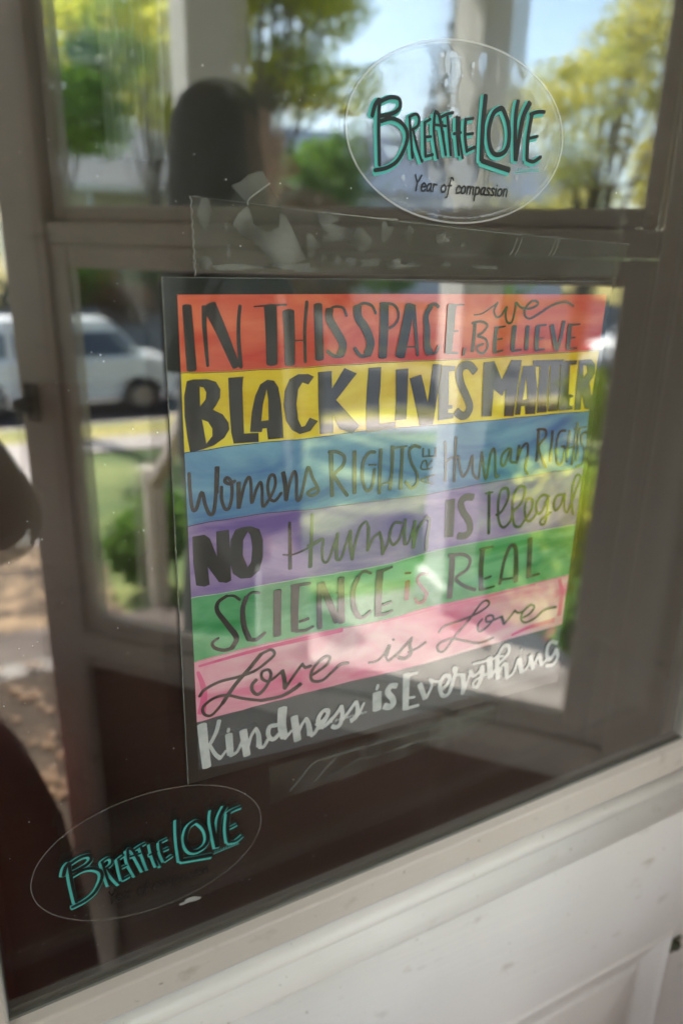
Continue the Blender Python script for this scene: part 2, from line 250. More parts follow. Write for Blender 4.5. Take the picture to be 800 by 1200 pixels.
# brush strokes of the poster and stickers, in millimetres on the glass
POSTER = (
    '{"data":[["IN THIS SPACE","ink",[[[4.48,5.01],[4.3,-5.1,4.6,-13.5,5.4,-35.5]],[[2.87,1.54],[12.9,-5.3,12.5,-13.7,13.0,-24.8,13.5,-33.7]],[[7.19,4.14],'
    '[15.3,-5.2,20.8,-17.0,28.1,-34.8]],[[1.76,2.13],[30.7,-5.5,29.8,-13.9,29.8,-23.7,30.5,-34.9]],[[0.64,0.97],[38.1,-5.6,45.0,-5.2,55.1,-4.9]],[[6.75,6.0'
    '9],[46.6,-5.6,47.1,-18.3,47.3,-34.1]],[[6.53,5.68],[56.3,-8.1,57.0,-21.1,57.2,-34.7]],[[0.68,0.68],[59.4,-22.7,64.6,-22.7]],[[1.9,1.73],[66.4,-3.7,65.'
    '4,-17.9,65.9,-33.7]],[[4.82,5.08],[72.6,-4.9,73.3,-18.0,74.0,-32.7]],[[1.36,1.21],[89.2,-10.6,87.1,-6.7,82.7,-5.9,79.5,-7.1]],[[4.52,4.71],[79.2,-7.3,'
    '79.3,-12.2,83.2,-18.2,87.1,-24.4,87.3,-27.9,86.0,-30.9]],[[1.95,1.98],[86.8,-31.4,82.5,-31.4,78.7,-28.9]],[[1.49,1.32],[106.6,-9.5,104.1,-5.6,99.4,-4.'
    '3,95.4,-5.7]],[[4.87,5.08],[95.4,-5.9,96.1,-11.5,100.5,-17.2,103.8,-23.9,103.5,-28.4,102.3,-31.0]],[[2.0,2.1],[102.9,-31.5,98.4,-31.8,94.6,-27.9]],[[5'
    '.45,5.33],[111.5,-4.7,112.0,-18.8,111.9,-33.0]],[[1.38,1.38],[109.2,-4.6,116.6,-4.9,120.2,-8.3,120.5,-12.7,118.3,-15.8,115.4,-17.5]],[[6.11,6.38],[127'
    '.7,-5.5,125.5,-19.0,122.9,-32.8]],[[2.6,1.76],[129.8,-5.7,132.2,-20.1,134.2,-32.5]],[[0.74,0.74],[126.6,-28.0,132.7,-27.9]],[[2.88,5.07],[141.2,-6.0,1'
    '38.2,-11.1,139.3,-18.4,140.0,-27.6,142.0,-31.6]],[[1.33,2.06],[139.5,-6.0,143.3,-4.9,145.8,-6.3]],[[1.56,1.85],[142.0,-32.1,146.0,-31.5,147.7,-28.3]],'
    '[[5.76,4.43],[154.9,-5.7,154.8,-19.6,154.6,-32.0]],[[1.12,0.74],[154.2,-6.0,162.7,-5.2]],[[0.76,0.76],[156.0,-20.2,160.3,-20.0]],[[1.14,1.14],[154.3,-'
    '32.0,160.9,-32.4]],[[1.69,1.69],[165.6,-30.0,165.1,-33.3]]]],["we BELIEVE","ink",[[[0.67,1.09],[170.7,-11.1,175.7,-10.6,181.4,-7.7,186.5,-4.7]],[[1.36'
    ',1.36],[186.5,-4.4,184.6,-8.9,186.6,-12.5,189.8,-11.7,193.5,-6.8,193.0,-10.8,194.6,-15.4,198.1,-15.5,199.6,-8.0,199.8,-4.4,203.5,-7.1,210.0,-7.9,214.9'
    ',-6.4,216.2,-4.5,212.2,-3.5,207.9,-6.7,206.8,-11.0,210.8,-13.7,217.5,-11.1,227.3,-6.1,236.9,-4.2,243.8,-6.6]],[[2.41,2.43],[171.7,-16.2,171.8,-23.7,17'
    '1.4,-31.8]],[[1.52,1.52],[170.0,-15.7,176.1,-14.9,180.6,-17.1,178.0,-21.0,174.4,-23.0,180.2,-24.9,182.0,-29.3,179.3,-33.1,175.3,-31.7,174.6,-29.1,178.'
    '7,-27.7]],[[2.74,2.74],[187.3,-18.8,186.9,-26.0,187.4,-32.8]],[[1.4,0.9],[186.3,-18.7,193.6,-17.9]],[[1.02,1.02],[187.7,-25.6,192.0,-25.0]],[[1.26,0.9'
    '5],[187.3,-33.0,193.4,-31.8]],[[3.57,3.31],[200.2,-17.9,200.4,-31.8]],[[1.45,1.04],[200.5,-32.5,207.1,-31.9]],[[3.12,3.12],[210.1,-18.1,210.7,-31.9]],'
    '[[3.43,3.43],[217.7,-18.4,218.3,-31.8]],[[1.23,1.23],[217.2,-18.1,224.0,-17.5]],[[1.05,1.05],[218.7,-25.8,223.1,-25.3]],[[1.48,1.06],[218.0,-32.6,224.'
    '9,-32.0]],[[3.37,3.37],[228.4,-17.9,234.0,-32.3]],[[2.75,1.94],[237.7,-15.6,236.5,-25.3,235.0,-32.8]],[[3.32,3.32],[242.7,-18.1,243.3,-31.7]],[[1.67,0'
    '.94],[242.1,-17.9,250.7,-17.5]],[[0.96,0.96],[243.5,-25.9,248.0,-25.6]],[[1.41,1.08],[243.2,-32.6,250.4,-32.1]]]],["BLACK LIVES MATTER","ink2",[[0,[2.'
    '7,-40.9,6.1,-40.2,13.0,-40.4,17.4,-41.9,19.6,-45.8,19.3,-50.0,17.2,-53.7,15.4,-55.9,20.4,-58.6,23.5,-63.2,23.7,-66.7,21.0,-70.9,15.4,-74.4,9.0,-76.1,2'
    '.8,-77.0,1.8,-69.3,0.8,-58.1,1.1,-48.1],[[9.0,-43.9,11.1,-44.5,12.3,-47.0,11.8,-50.4,8.9,-53.8],[9.6,-60.5,12.7,-62.0,14.8,-65.6,14.7,-69.5,11.4,-73.2'
    ']]],[0,[23.8,-40.2,31.8,-40.0,31.2,-45.5,31.4,-60.2,31.6,-69.5,39.6,-69.7,39.6,-74.7,25.9,-74.4,24.7,-68.5,24.1,-55.4]],[0,[34.9,-68.9,36.0,-58.8,38.0'
    ',-50.2,40.9,-44.3,44.7,-42.2,48.4,-42.8,50.8,-46.5,52.4,-55.4,53.2,-65.3,53.6,-73.8,44.8,-73.8,44.1,-67.6,41.8,-67.7,41.4,-69.5],[[44.3,-47.1,45.1,-52'
    '.4,45.2,-63.4,41.2,-63.6,42.2,-54.8]]],[0,[70.9,-41.8,67.7,-40.3,61.9,-40.1,57.0,-42.5,54.3,-48.5,53.7,-56.4,55.1,-64.6,58.6,-69.8,63.0,-72.3,69.1,-71'
    '.1,73.6,-65.9,68.8,-63.7,66.0,-68.1,64.0,-68.4,62.0,-64.2,61.0,-56.0,61.9,-48.0,64.3,-44.6,67.8,-45.8]],[0,[73.2,-39.5,81.2,-39.2,81.7,-48.6,88.8,-37.'
    '9,96.4,-41.2,84.3,-55.1,99.3,-70.6,94.6,-74.6,86.6,-71.1,82.8,-63.8,83.0,-73.2,75.0,-73.3,73.8,-58.6]],[0,[103.4,-38.5,111.4,-38.4,111.4,-49.7,110.9,-'
    '56.2,111.9,-70.4,122.2,-69.9,122.4,-72.8,111.5,-74.4,103.8,-74.8,102.7,-60.4,103.0,-49.3]],[0,[120.7,-40.1,128.8,-39.9,129.3,-57.3,129.4,-68.8,121.8,-'
    '69.2,121.7,-56.9]],[0,[129.9,-45.5,137.5,-43.6,140.3,-51.2,143.1,-60.1,143.9,-49.5,144.8,-38.1,150.6,-38.5,150.2,-48.8,148.9,-61.4,147.8,-73.3,138.7,-'
    '73.4,134.3,-59.5]],[0,[151.2,-39.1,160.4,-39.8,160.3,-42.3,156.2,-42.8,157.7,-62.5,160.3,-62.7,160.3,-64.6,157.4,-65.1,157.6,-66.9,161.8,-68.0,161.6,-'
    '70.4,150.9,-71.3,150.1,-53.7]],[[4.94,5.17],[174.5,-43.6,170.3,-39.8,165.7,-40.0,163.4,-43.6,165.3,-50.5,169.9,-58.2,172.7,-64.4,170.9,-69.0,167.3,-69'
    '.4,163.4,-66.8]],[0,[180.1,-38.4,187.9,-37.9,194.6,-49.2,200.5,-37.8,208.3,-38.1,207.4,-51.6,206.3,-72.5,198.9,-72.0,198.2,-55.2,196.1,-59.2,189.2,-54'
    '.8,189.5,-71.3,182.1,-71.1,181.0,-54.3]],[0,[207.3,-71.8,208.0,-55.8,209.6,-41.6,219.2,-41.9,222.7,-56.5,223.3,-72.2,215.4,-71.9,214.3,-66.5,211.4,-66'
    '.5,211.4,-71.8],[[213.1,-47.8,215.9,-62.4,212.2,-62.7]]],[0,[216.8,-38.6,241.2,-38.9,241.6,-41.8,238.9,-42.2,241.4,-71.5,233.2,-71.4,231.0,-42.4,230.1'
    ',-42.6,232.4,-71.7,224.4,-71.6,222.7,-42.6,217.7,-42.7]],[0,[239.5,-42.2,242.0,-39.7,252.2,-39.8,252.3,-42.4,246.9,-42.6,248.5,-61.1,252.8,-61.9,252.8'
    ',-63.5,250.1,-63.6,250.5,-68.3,253.4,-69.0,253.5,-71.4,241.9,-71.5,240.6,-57.5]],[0,[253.9,-39.7,263.8,-39.7,267.8,-42.8,268.7,-49.2,265.0,-54.5,267.8'
    ',-62.2,271.5,-70.1,268.2,-72.3,263.6,-71.3,259.8,-61.7,260.5,-71.8,255.0,-71.7,254.1,-56.1],[[257.9,-42.9,260.9,-43.6,262.4,-47.9,259.3,-51.0]]]]],["W'
    'omens RIGHTS","ink",[[[1.84,2.02],[1.8,-88.2,1.9,-97.7,2.8,-107.4,4.9,-107.4,8.0,-98.8,9.7,-106.0,11.8,-111.4,14.2,-110.1,15.7,-99.3]],[[2.61,2.61],[1'
    '5.8,-100.2,16.7,-86.1]],[[1.88,1.88],[18.7,-97.3,18.6,-104.3,20.3,-109.6,22.7,-109.0,24.3,-102.1,24.0,-95.1,21.8,-92.4,20.5,-94.3,23.1,-96.0,25.9,-94.'
    '7]],[[2.47,2.47],[28.1,-95.6,27.9,-110.1]],[[1.77,1.77],[28.5,-108.3,31.1,-98.2,33.6,-93.4,34.9,-96.8,35.2,-108.2,37.8,-100.9,40.3,-96.9,41.2,-101.3,4'
    '1.6,-110.9,46.1,-105.7,48.8,-99.3,48.1,-94.0,45.7,-94.2,44.4,-99.8,45.6,-106.6,48.6,-108.4,52.1,-104.5]],[[2.56,2.62],[53.3,-92.7,54.6,-99.9,55.1,-108'
    '.7]],[[1.85,1.85],[55.3,-108.7,56.9,-100.2,59.6,-93.0,61.2,-96.8,61.4,-109.0,63.8,-108.3,65.8,-100.2,68.1,-91.3,70.9,-97.9,74.5,-105.1,72.6,-107.6,69.'
    '5,-108.0,67.9,-106.3,70.0,-104.8,73.6,-103.8]],[[2.74,2.35],[81.9,-84.0,82.4,-97.1,83.1,-110.1]],[[1.9,2.19],[80.8,-83.9,85.9,-84.4,90.2,-87.7,89.0,-9'
    '2.9,83.5,-97.2]],[[2.18,2.18],[83.5,-97.2,88.0,-104.2,92.5,-110.4]],[[2.61,2.61],[96.4,-84.8,97.2,-109.9]],[[1.99,1.99],[109.3,-86.5,105.4,-86.8,102.1'
    ',-92.2,102.2,-102.2,105.0,-109.1,108.5,-107.0,109.7,-97.0]],[[1.01,1.01],[105.9,-93.8,110.7,-94.1]],[[2.26,2.26],[113.2,-85.2,113.5,-112.1]],[[1.08,1.'
    '08],[114.7,-106.4,119.6,-105.9]],[[2.3,2.34],[120.9,-84.1,121.2,-97.1,120.5,-110.4]],[[1.23,1.23],[122.5,-85.2,130.7,-84.9]],[[2.33,2.33],[127.5,-85.6'
    ',127.8,-110.7]],[[1.8,1.8],[139.6,-86.4,135.4,-85.1,132.3,-88.1,134.3,-95.4,138.3,-102.0,139.0,-108.3,135.3,-111.0,131.3,-106.9]]]],["ARE","ink",[[[0.'
    '92,1.03],[150.3,-110.2,141.6,-106.7,151.1,-104.6]],[[0.97,0.97],[147.2,-108.7,146.5,-105.1]],[[1.04,1.04],[149.2,-100.2,141.7,-100.0,141.9,-95.9,144.4'
    ',-95.1,145.8,-99.8]],[[1.11,1.11],[145.7,-98.6,148.8,-95.5]],[[0.95,0.95],[151.0,-92.9,142.1,-92.2]],[[1.1,1.1],[151.0,-92.7,150.6,-87.9]],[[1.09,1.09'
    '],[142.1,-92.0,142.0,-87.4]],[[0.97,0.97],[146.4,-92.2,146.1,-88.3]]]],["Human RIGHTS","ink",[[[1.84,1.87],[157.1,-84.8,158.5,-97.2,159.2,-109.2]],[[2'
    '.03,2.06],[164.6,-82.6,165.2,-96.5,165.8,-109.9]],[[1.4,1.25],[158.8,-97.5,162.6,-95.0,166.8,-94.7]],[[1.74,1.74],[167.5,-94.8,169.9,-103.6,172.4,-107'
    '.9,175.9,-102.9,177.8,-94.8,179.4,-106.0,183.7,-110.5,184.3,-103.8,184.9,-93.8]],[[1.76,1.76],[184.9,-93.8,189.7,-111.8,191.5,-95.0,194.5,-93.3,196.8,'
    '-109.8,199.5,-110.1]],[[1.75,1.75],[205.2,-92.9,200.7,-96.6,200.6,-102.7,203.5,-103.2,206.9,-93.0,207.8,-101.3,211.0,-102.6]],[[2.1,2.1],[213.1,-92.2,'
    '212.7,-102.8]],[[1.72,1.72],[212.7,-102.8,215.5,-93.8,219.3,-91.0,220.8,-96.3,220.2,-107.4,222.7,-111.6]],[[1.94,1.94],[227.6,-82.5,228.8,-103.3]],[[1'
    '.41,1.55],[226.4,-82.6,232.9,-83.0,234.1,-87.8,229.3,-94.6,237.1,-108.2]],[[1.81,1.81],[239.3,-84.8,240.1,-104.4]],[[1.49,1.49],[250.0,-85.0,245.1,-85'
    '.7,243.9,-94.2,246.1,-106.0,250.2,-106.8,251.5,-96.6,248.4,-95.6]],[[1.68,1.68],[253.3,-85.5,254.3,-106.2]],[[1.01,1.01],[253.5,-97.6,258.7,-96.2]],[['
    '1.89,1.92],[259.4,-81.0,259.4,-95.6,259.0,-108.7]],[[1.06,1.06],[257.1,-84.4,267.1,-83.9]],[[1.71,1.71],[261.9,-84.5,262.6,-106.2]],[[1.47,1.47],[268.'
    '2,-87.1,264.8,-88.9,265.5,-94.7,268.8,-100.7,267.8,-109.3,263.3,-110.3]]]],["NO","ink2",[[0,[2.2,-122.8,8.6,-122.6,11.4,-125.1,15.0,-135.8,15.1,-121.8'
    ',22.1,-121.6,22.6,-133.6,22.6,-151.6,20.1,-152.6,15.7,-151.4,9.8,-141.4,10.4,-151.9,7.5,-152.7,3.0,-151.1,2.0,-138.1]],[0,[25.7,-122.3,29.6,-121.3,34.'
    '5,-121.4,39.4,-123.8,41.4,-130.5,41.2,-140.5,39.1,-148.3,34.0,-152.0,28.0,-151.5,23.7,-147.7,22.2,-140.4,22.9,-127.7],[[32.7,-124.3,30.0,-128.8,29.6,-'
    '137.6,32.3,-145.3,34.4,-142.4,35.1,-133.5,34.2,-126.5]]]]],["Human","ink",[[[1.87,2.52],[57.2,-122.6,57.4,-134.9,57.6,-150.6]],[[1.71,2.61],[70.9,-119'
    '.4,70.6,-134.8,70.0,-151.6]],[[0.93,1.33],[53.3,-141.2,59.8,-141.9,69.3,-139.2,76.8,-135.7]],[[1.56,1.56],[68.8,-138.1,73.0,-136.4,77.9,-135.3,77.5,-1'
    '42.1,78.2,-149.0,81.4,-149.5,84.6,-141.0,87.1,-133.3]],[[2.26,2.24],[87.1,-133.3,86.6,-141.3,87.0,-149.4]],[[1.59,1.66],[87.0,-149.7,89.8,-149.3,92.9,'
    '-140.2,95.4,-132.7]],[[2.27,2.25],[95.4,-132.7,95.8,-141.7,97.2,-151.0]],[[1.67,1.59],[97.2,-151.0,98.6,-142.1,101.6,-132.0,105.4,-128.3,107.3,-132.2]'
    '],[[2.22,2.24],[107.3,-132.2,107.3,-140.2,107.3,-146.9]],[[1.61,1.59],[107.3,-146.9,111.1,-139.2,115.0,-136.5]],[[2.04,2.13],[115.0,-136.5,116.8,-142.'
    '7,117.7,-150.7]],[[1.66,1.63],[117.7,-150.4,120.7,-144.9,122.6,-137.1]],[[1.69,1.69],[129.5,-132.4,124.7,-132.0,121.8,-139.1,124.3,-145.8,128.4,-143.3'
    ',132.0,-134.0]],[[2.23,2.19],[132.4,-130.3,132.0,-137.3,132.7,-146.2]],[[1.26,1.3],[133.0,-146.8,135.7,-145.5,139.2,-132.9]],[[2.27,2.25],[139.4,-132.'
    '3,138.8,-141.5,139.1,-150.2]],[[1.7,1.7],[139.3,-149.9,141.9,-137.6,147.8,-130.7]],[[1.96,2.19],[147.8,-130.7,149.6,-134.3,148.7,-145.2,148.7,-152.8]]'
    ']],["IS","ink",[[0,[160.6,-121.7,167.7,-121.6,168.2,-135.1,168.6,-147.2,161.7,-146.8]],[[4.81,4.81],[181.2,-122.4,175.6,-121.7,172.3,-124.4,173.8,-130'
    '.2,179.4,-137.9,180.8,-144.5,177.4,-147.6,171.9,-147.0]]]],["Illegal","ink",[[[2.14,2.14],[193.2,-120.7,196.0,-148.6]],[[1.08,1.08],[190.5,-121.0,195.'
    '9,-120.7]],[[1.86,1.86],[200.7,-136.6,204.7,-134.8,209.0,-126.3,207.5,-119.8,202.9,-119.9,201.3,-127.9,203.1,-141.1,207.6,-146.3,212.6,-142.4,214.2,-1'
    '36.3,220.5,-130.3,222.0,-121.4,217.5,-119.4,213.4,-124.3,213.2,-134.6,216.1,-145.5,221.1,-147.5,224.6,-143.3,229.3,-136.6,229.2,-130.1,225.0,-128.9,22'
    '3.4,-134.6,225.3,-142.7,229.6,-144.6,233.8,-140.1]],[[1.81,1.81],[242.8,-129.1,236.9,-127.7,232.8,-133.1,234.6,-140.0,238.5,-139.2,242.1,-130.3,242.7,'
    '-139.7,242.3,-147.7,239.1,-148.6,238.6,-145.2,246.2,-140.8]],[[1.84,1.84],[254.3,-129.1,249.5,-129.9,247.8,-135.0,250.2,-140.0,253.9,-137.1,256.3,-128'
    '.7,257.6,-138.9,261.1,-142.1,265.9,-127.8,268.6,-118.7,264.9,-117.0,262.6,-123.4,263.5,-135.6,266.5,-144.8]]]],["SCIENCE","ink",[[[1.71,1.45],[27.2,-1'
    '64.2,23.8,-161.2,19.4,-160.7]],[[1.88,3.34],[19.9,-160.5,14.9,-163.4,14.2,-168.6,18.0,-175.4,23.3,-184.0]],[[3.46,2.92],[23.1,-183.4,24.9,-188.6,22.0,'
    '-193.6]],[[2.37,1.45],[22.7,-193.5,17.4,-194.0,12.0,-191.3,10.8,-187.7,14.2,-185.7]],[[1.55,1.67],[38.9,-162.2,34.4,-161.1,30.8,-163.8]],[[2.79,3.38],'
    '[31.3,-163.2,28.9,-170.3,29.4,-181.0,32.3,-190.0]],[[2.79,1.89],[31.8,-190.1,37.0,-191.4,41.8,-188.2]],[[4.9,4.9],[49.8,-162.8,49.5,-191.5]],[[5.25,4.'
    '41],[60.9,-161.5,60.5,-176.4,60.5,-190.8]],[[2.19,1.75],[58.8,-161.6,64.7,-161.6,70.1,-161.8]],[[1.88,1.88],[63.8,-185.3,69.1,-184.7]],[[2.26,1.46],[6'
    '1.1,-191.1,67.1,-191.9,72.4,-190.4]],[[3.38,3.4],[76.2,-163.1,76.1,-178.4,76.8,-192.5]],[[4.18,4.68],[77.3,-163.1,83.1,-177.5,88.4,-190.4]],[[4.38,4.9'
    '],[90.1,-161.8,90.5,-176.7,91.2,-191.5]],[[1.82,1.77],[110.0,-162.1,105.0,-160.2,101.1,-164.0]],[[3.24,3.62],[101.6,-163.2,98.4,-171.5,99.4,-182.9,102'
    '.3,-189.4]],[[2.7,1.85],[101.6,-189.7,105.9,-191.1,110.8,-188.0]],[[5.16,4.45],[116.3,-161.8,116.1,-177.0,116.4,-192.0]],[[2.14,1.72],[114.7,-161.9,11'
    '9.2,-161.5,124.5,-160.4]],[[1.78,1.78],[119.7,-185.4,125.2,-184.4]],[[2.42,1.56],[116.4,-191.4,121.3,-191.8,126.4,-190.7]]]],["is","ink",[[[3.61,3.61]'
    ',[136.6,-172.1,136.6,-184.9]],[[1.3,1.3],[134.6,-166.5,138.3,-166.8]],[[1.81,2.68],[151.1,-169.7,146.0,-169.1,143.7,-172.8,147.3,-178.1,151.8,-183.8]]'
    ',[[3.36,1.6],[151.4,-182.9,149.9,-188.0,145.5,-188.9,142.9,-185.5]]]],["REAL","ink",[[[4.34,4.43],[169.0,-160.2,169.4,-174.9,169.2,-189.8]],[[2.47,2.4'
    '7],[166.1,-159.5,176.9,-160.5,182.9,-164.8,181.3,-171.6,173.1,-176.5,180.4,-183.4,189.7,-187.9]],[[4.0,3.95],[192.5,-158.6,192.3,-171.7,194.1,-188.3]]'
    ',[[1.66,1.66],[190.1,-158.9,200.3,-158.7]],[[1.69,1.69],[196.3,-181.0,200.9,-180.1]],[[1.79,1.79],[194.7,-188.8,204.4,-188.0]],[[3.07,2.42],[214.4,-16'
    '0.2,210.8,-171.1,209.2,-187.3]],[[2.46,4.34],[214.4,-160.2,218.3,-160.8,220.4,-167.8,222.7,-187.9]],[[1.6,1.6],[211.0,-184.1,221.1,-184.6]],[[4.22,4.2'
    '9],[230.9,-157.2,232.2,-172.1,233.3,-186.2]],[[1.74,1.74],[233.0,-186.2,242.5,-185.1]]]],["Love","ink",[[[1.89,1.89],[2.4,-220.2,5.6,-216.6,14.6,-213.'
    '7,24.9,-213.4,35.4,-211.8,43.4,-207.4,47.8,-203.5,45.5,-200.0,39.5,-201.6]],[[2.55,2.54],[39.5,-201.6,31.5,-210.1,23.5,-218.0,15.4,-228.7]],[[1.83,1.8'
    '3],[15.4,-228.7,8.8,-234.7,4.4,-232.8,4.2,-227.8,10.4,-223.8,18.1,-223.7,27.2,-228.2,39.1,-232.9]],[[2.13,2.92],[39.1,-232.9,51.5,-233.4,59.8,-230.8,6'
    '4.8,-227.7]],[[2.29,1.72],[36.6,-217.8,33.7,-220.6,33.9,-224.9,37.2,-228.2,41.9,-224.8,45.4,-217.8,44.1,-213.2,40.0,-213.6,40.0,-218.2,44.7,-220.8,52.'
    '6,-216.0]],[[2.67,2.78],[52.6,-215.5,54.0,-222.1,54.5,-228.5]],[[1.92,1.92],[54.5,-228.5,59.8,-221.3,65.7,-214.3]],[[1.77,2.15],[65.7,-214.3,67.5,-217'
    '.1,71.1,-217.0]],[[1.9,1.9],[71.4,-223.4,75.4,-222.2,82.6,-218.0,83.9,-213.9,80.3,-213.1,74.2,-217.5,71.4,-222.7,72.6,-227.7,79.1,-229.0,85.6,-224.7,9'
    '1.4,-220.8,96.6,-221.0]]]],["is","ink",[[[1.48,1.62],[111.3,-224.3,117.7,-224.4,122.6,-220.2,125.4,-215.5]],[[2.69,2.69],[125.9,-215.0,123.9,-222.5]],'
    '[[1.43,1.87],[123.9,-223.5,125.9,-226.3,130.9,-223.5]],[[2.28,2.28],[128.2,-211.8,129.0,-211.4]],[[1.89,1.9],[131.0,-224.1,138.8,-216.9,142.4,-213.3]]'
    ',[[2.39,2.41],[142.0,-213.6,141.0,-218.4,142.4,-224.1,138.4,-227.4,133.1,-225.6]],[[1.37,1.43],[140.3,-223.2,147.6,-221.8,153.1,-219.0]]]],["Love","in'
    'k",[[[1.64,1.64],[163.1,-213.7,167.1,-209.9,179.1,-208.4,192.3,-205.9,201.4,-201.6,200.5,-197.8,195.4,-198.8,186.9,-208.9,176.7,-219.1,168.7,-228.6,16'
    '3.5,-227.5,163.8,-222.4,173.5,-220.8,185.1,-225.0,197.0,-229.1,208.5,-227.6]],[[1.68,1.68],[197.4,-211.1,194.3,-214.6,196.0,-220.1,201.6,-218.1,206.8,'
    '-213.0,205.3,-209.6,200.7,-210.1,202.3,-214.1,213.8,-212.3]],[[2.27,2.27],[213.7,-211.9,216.5,-218.7]],[[1.62,1.62],[216.9,-218.6,224.9,-209.9]],[[1.5'
    '3,1.86],[224.9,-209.9,227.6,-212.1,231.7,-212.3]],[[1.75,1.75],[231.2,-217.3,238.2,-215.1,241.8,-210.5,237.8,-208.2,231.8,-212.8,231.3,-217.9,235.4,-2'
    '21.3,243.8,-219.4,251.8,-214.6,261.9,-214.4]]]],["Kindness","white",[[[5.72,5.36],[2.9,-239.6,3.7,-255.1,4.7,-269.7]],[[2.73,2.15],[13.2,-239.5,11.2,-'
    '246.8,7.1,-254.7]],[[1.92,2.99],[6.8,-254.6,10.2,-262.4,13.2,-266.1]],[[1.78,1.78],[13.2,-266.1,16.5,-262.0]],[[4.7,4.28],[18.7,-250.8,19.3,-265.2]],['
    '[3.1,3.1],[18.0,-247.8,19.0,-248.0]],[[2.09,2.0],[19.6,-266.2,23.7,-264.2,26.8,-257.9]],[[4.92,4.71],[27.6,-250.6,29.6,-269.0]],[[1.94,2.05],[29.7,-26'
    '6.6,32.3,-256.5,35.6,-251.5]],[[2.27,3.83],[35.6,-251.5,37.2,-256.7,37.4,-264.7]],[[2.27,2.36],[37.4,-265.5,40.4,-265.9,43.2,-261.5]],[[2.97,2.84],[49'
    '.1,-252.9,44.4,-252.8,43.5,-258.6,46.6,-262.5,51.3,-259.0]],[[6.11,5.31],[52.8,-241.7,52.3,-253.8,53.9,-263.1]],[[1.91,1.91],[54.5,-264.2,58.5,-259.9]'
    '],[[5.02,5.02],[60.4,-250.0,62.8,-267.9]],[[2.13,2.18],[63.1,-263.1,65.4,-257.5,68.3,-253.4]],[[2.6,4.18],[68.3,-253.4,70.1,-258.2,71.3,-266.1]],[[2.5'
    '5,2.5],[71.7,-267.4,74.9,-265.2,78.3,-259.3]],[[2.79,2.29],[77.2,-263.4,81.9,-257.8,83.3,-252.9,80.0,-251.1,76.5,-255.7,77.2,-261.5,80.4,-263.7]],[[1.'
    '97,1.97],[75.4,-259.7,77.8,-261.7]],[[2.66,2.66],[77.2,-260.9,82.4,-255.5,83.5,-251.7,80.0,-251.1,77.1,-255.9,78.4,-261.8,82.0,-262.2,86.7,-257.9]],[['
    '2.57,2.52],[86.1,-259.0,90.8,-254.0,92.8,-250.5]],[[3.06,3.15],[92.5,-250.8,93.5,-256.7,92.3,-263.9,89.3,-265.8,86.2,-264.1]],[[2.31,2.31],[94.0,-261.'
    '2,98.8,-255.6,102.9,-250.2]],[[2.88,3.4],[102.9,-250.2,104.3,-255.8,103.3,-261.9,99.6,-263.7]],[[2.06,2.02],[100.3,-264.6,105.1,-260.5,108.6,-253.4]]]'
    '],["is","white",[[[6.6,6.6],[118.4,-248.2,119.0,-261.1]],[[4.48,4.48],[118.0,-243.9,119.0,-244.1]],[[4.02,5.09],[133.0,-246.6,128.5,-245.7,126.4,-249.'
    '6,130.3,-255.7,130.8,-259.7,128.3,-261.3,124.3,-259.7]]]],["Everything","white",[[[5.24,4.73],[140.0,-239.5,140.3,-252.6,140.8,-266.5]],[[3.03,1.93],['
    '138.5,-240.4,148.4,-240.5]],[[1.95,1.95],[142.9,-258.4,147.1,-258.8]],[[2.91,2.33],[140.8,-266.2,151.1,-266.1]],[[4.08,3.77],[150.7,-249.7,155.8,-262.'
    '4]],[[2.56,2.09],[156.6,-262.2,160.5,-253.3,158.4,-247.9]],[[1.88,2.17],[158.4,-247.9,162.0,-250.4,166.7,-251.6]],[[3.19,3.19],[167.3,-259.2,172.8,-25'
    '5.6,174.6,-250.3,170.4,-248.1,166.9,-254.1,169.4,-263.0,174.3,-263.5,177.4,-255.1,179.6,-244.1]],[[2.28,2.14],[179.6,-244.1,176.9,-243.8,179.1,-248.9,'
    '185.5,-250.8]],[[4.36,3.48],[185.1,-250.7,186.6,-259.1,186.6,-266.7]],[[2.05,2.05],[187.3,-266.0,191.0,-252.7]],[[3.37,2.92],[191.0,-248.8,192.4,-252.'
    '2,195.1,-254.5]],[[2.5,2.52],[195.1,-254.5,199.0,-252.1,201.3,-247.6]],[[4.28,3.38],[201.0,-248.4,201.4,-256.9,198.0,-264.5]],[[1.78,2.46],[198.0,-264'
    '.5,194.8,-262.0,196.0,-258.1,205.8,-255.4]],[[4.93,4.93],[206.6,-242.6,209.1,-258.8]],[[2.05,2.08],[193.4,-244.4,204.6,-244.3,218.3,-243.8]],[[2.59,2.'
    '59],[209.5,-258.9,214.5,-250.8]],[[2.69,2.59],[214.1,-250.7,222.8,-242.6,222.1,-236.6,217.4,-236.4,213.7,-243.9]],[[3.93,4.61],[213.5,-242.2,214.1,-25'
    '0.7,216.1,-261.7]],[[2.83,2.56],[215.7,-257.8,219.2,-251.0,221.9,-250.8]],[[3.93,3.93],[221.9,-250.8,223.7,-262.4]],[[2.2,2.19],[223.8,-263.3,229.6,-2'
    '59.5,232.2,-249.9]],[[4.18,4.18],[233.1,-249.2,237.0,-261.3]],[[2.5,2.5],[234.1,-242.3,234.9,-242.3]],[[2.26,2.19],[237.0,-261.8,242.3,-257.4,243.2,-2'
    '49.8]],[[3.83,3.83],[243.1,-249.3,247.3,-261.2]],[[2.27,2.27],[247.2,-260.3,250.9,-249.4]],[[2.67,3.82],[250.9,-249.4,254.9,-259.5]],[[2.33,2.33],[255'
    '.3,-260.5,259.6,-254.5]],[[2.8,3.61],[267.2,-244.4,261.7,-242.0,258.3,-245.9,259.0,-253.5,263.4,-255.7,267.4,-249.3]],[[2.92,3.01],[267.5,-249.6,269.2'
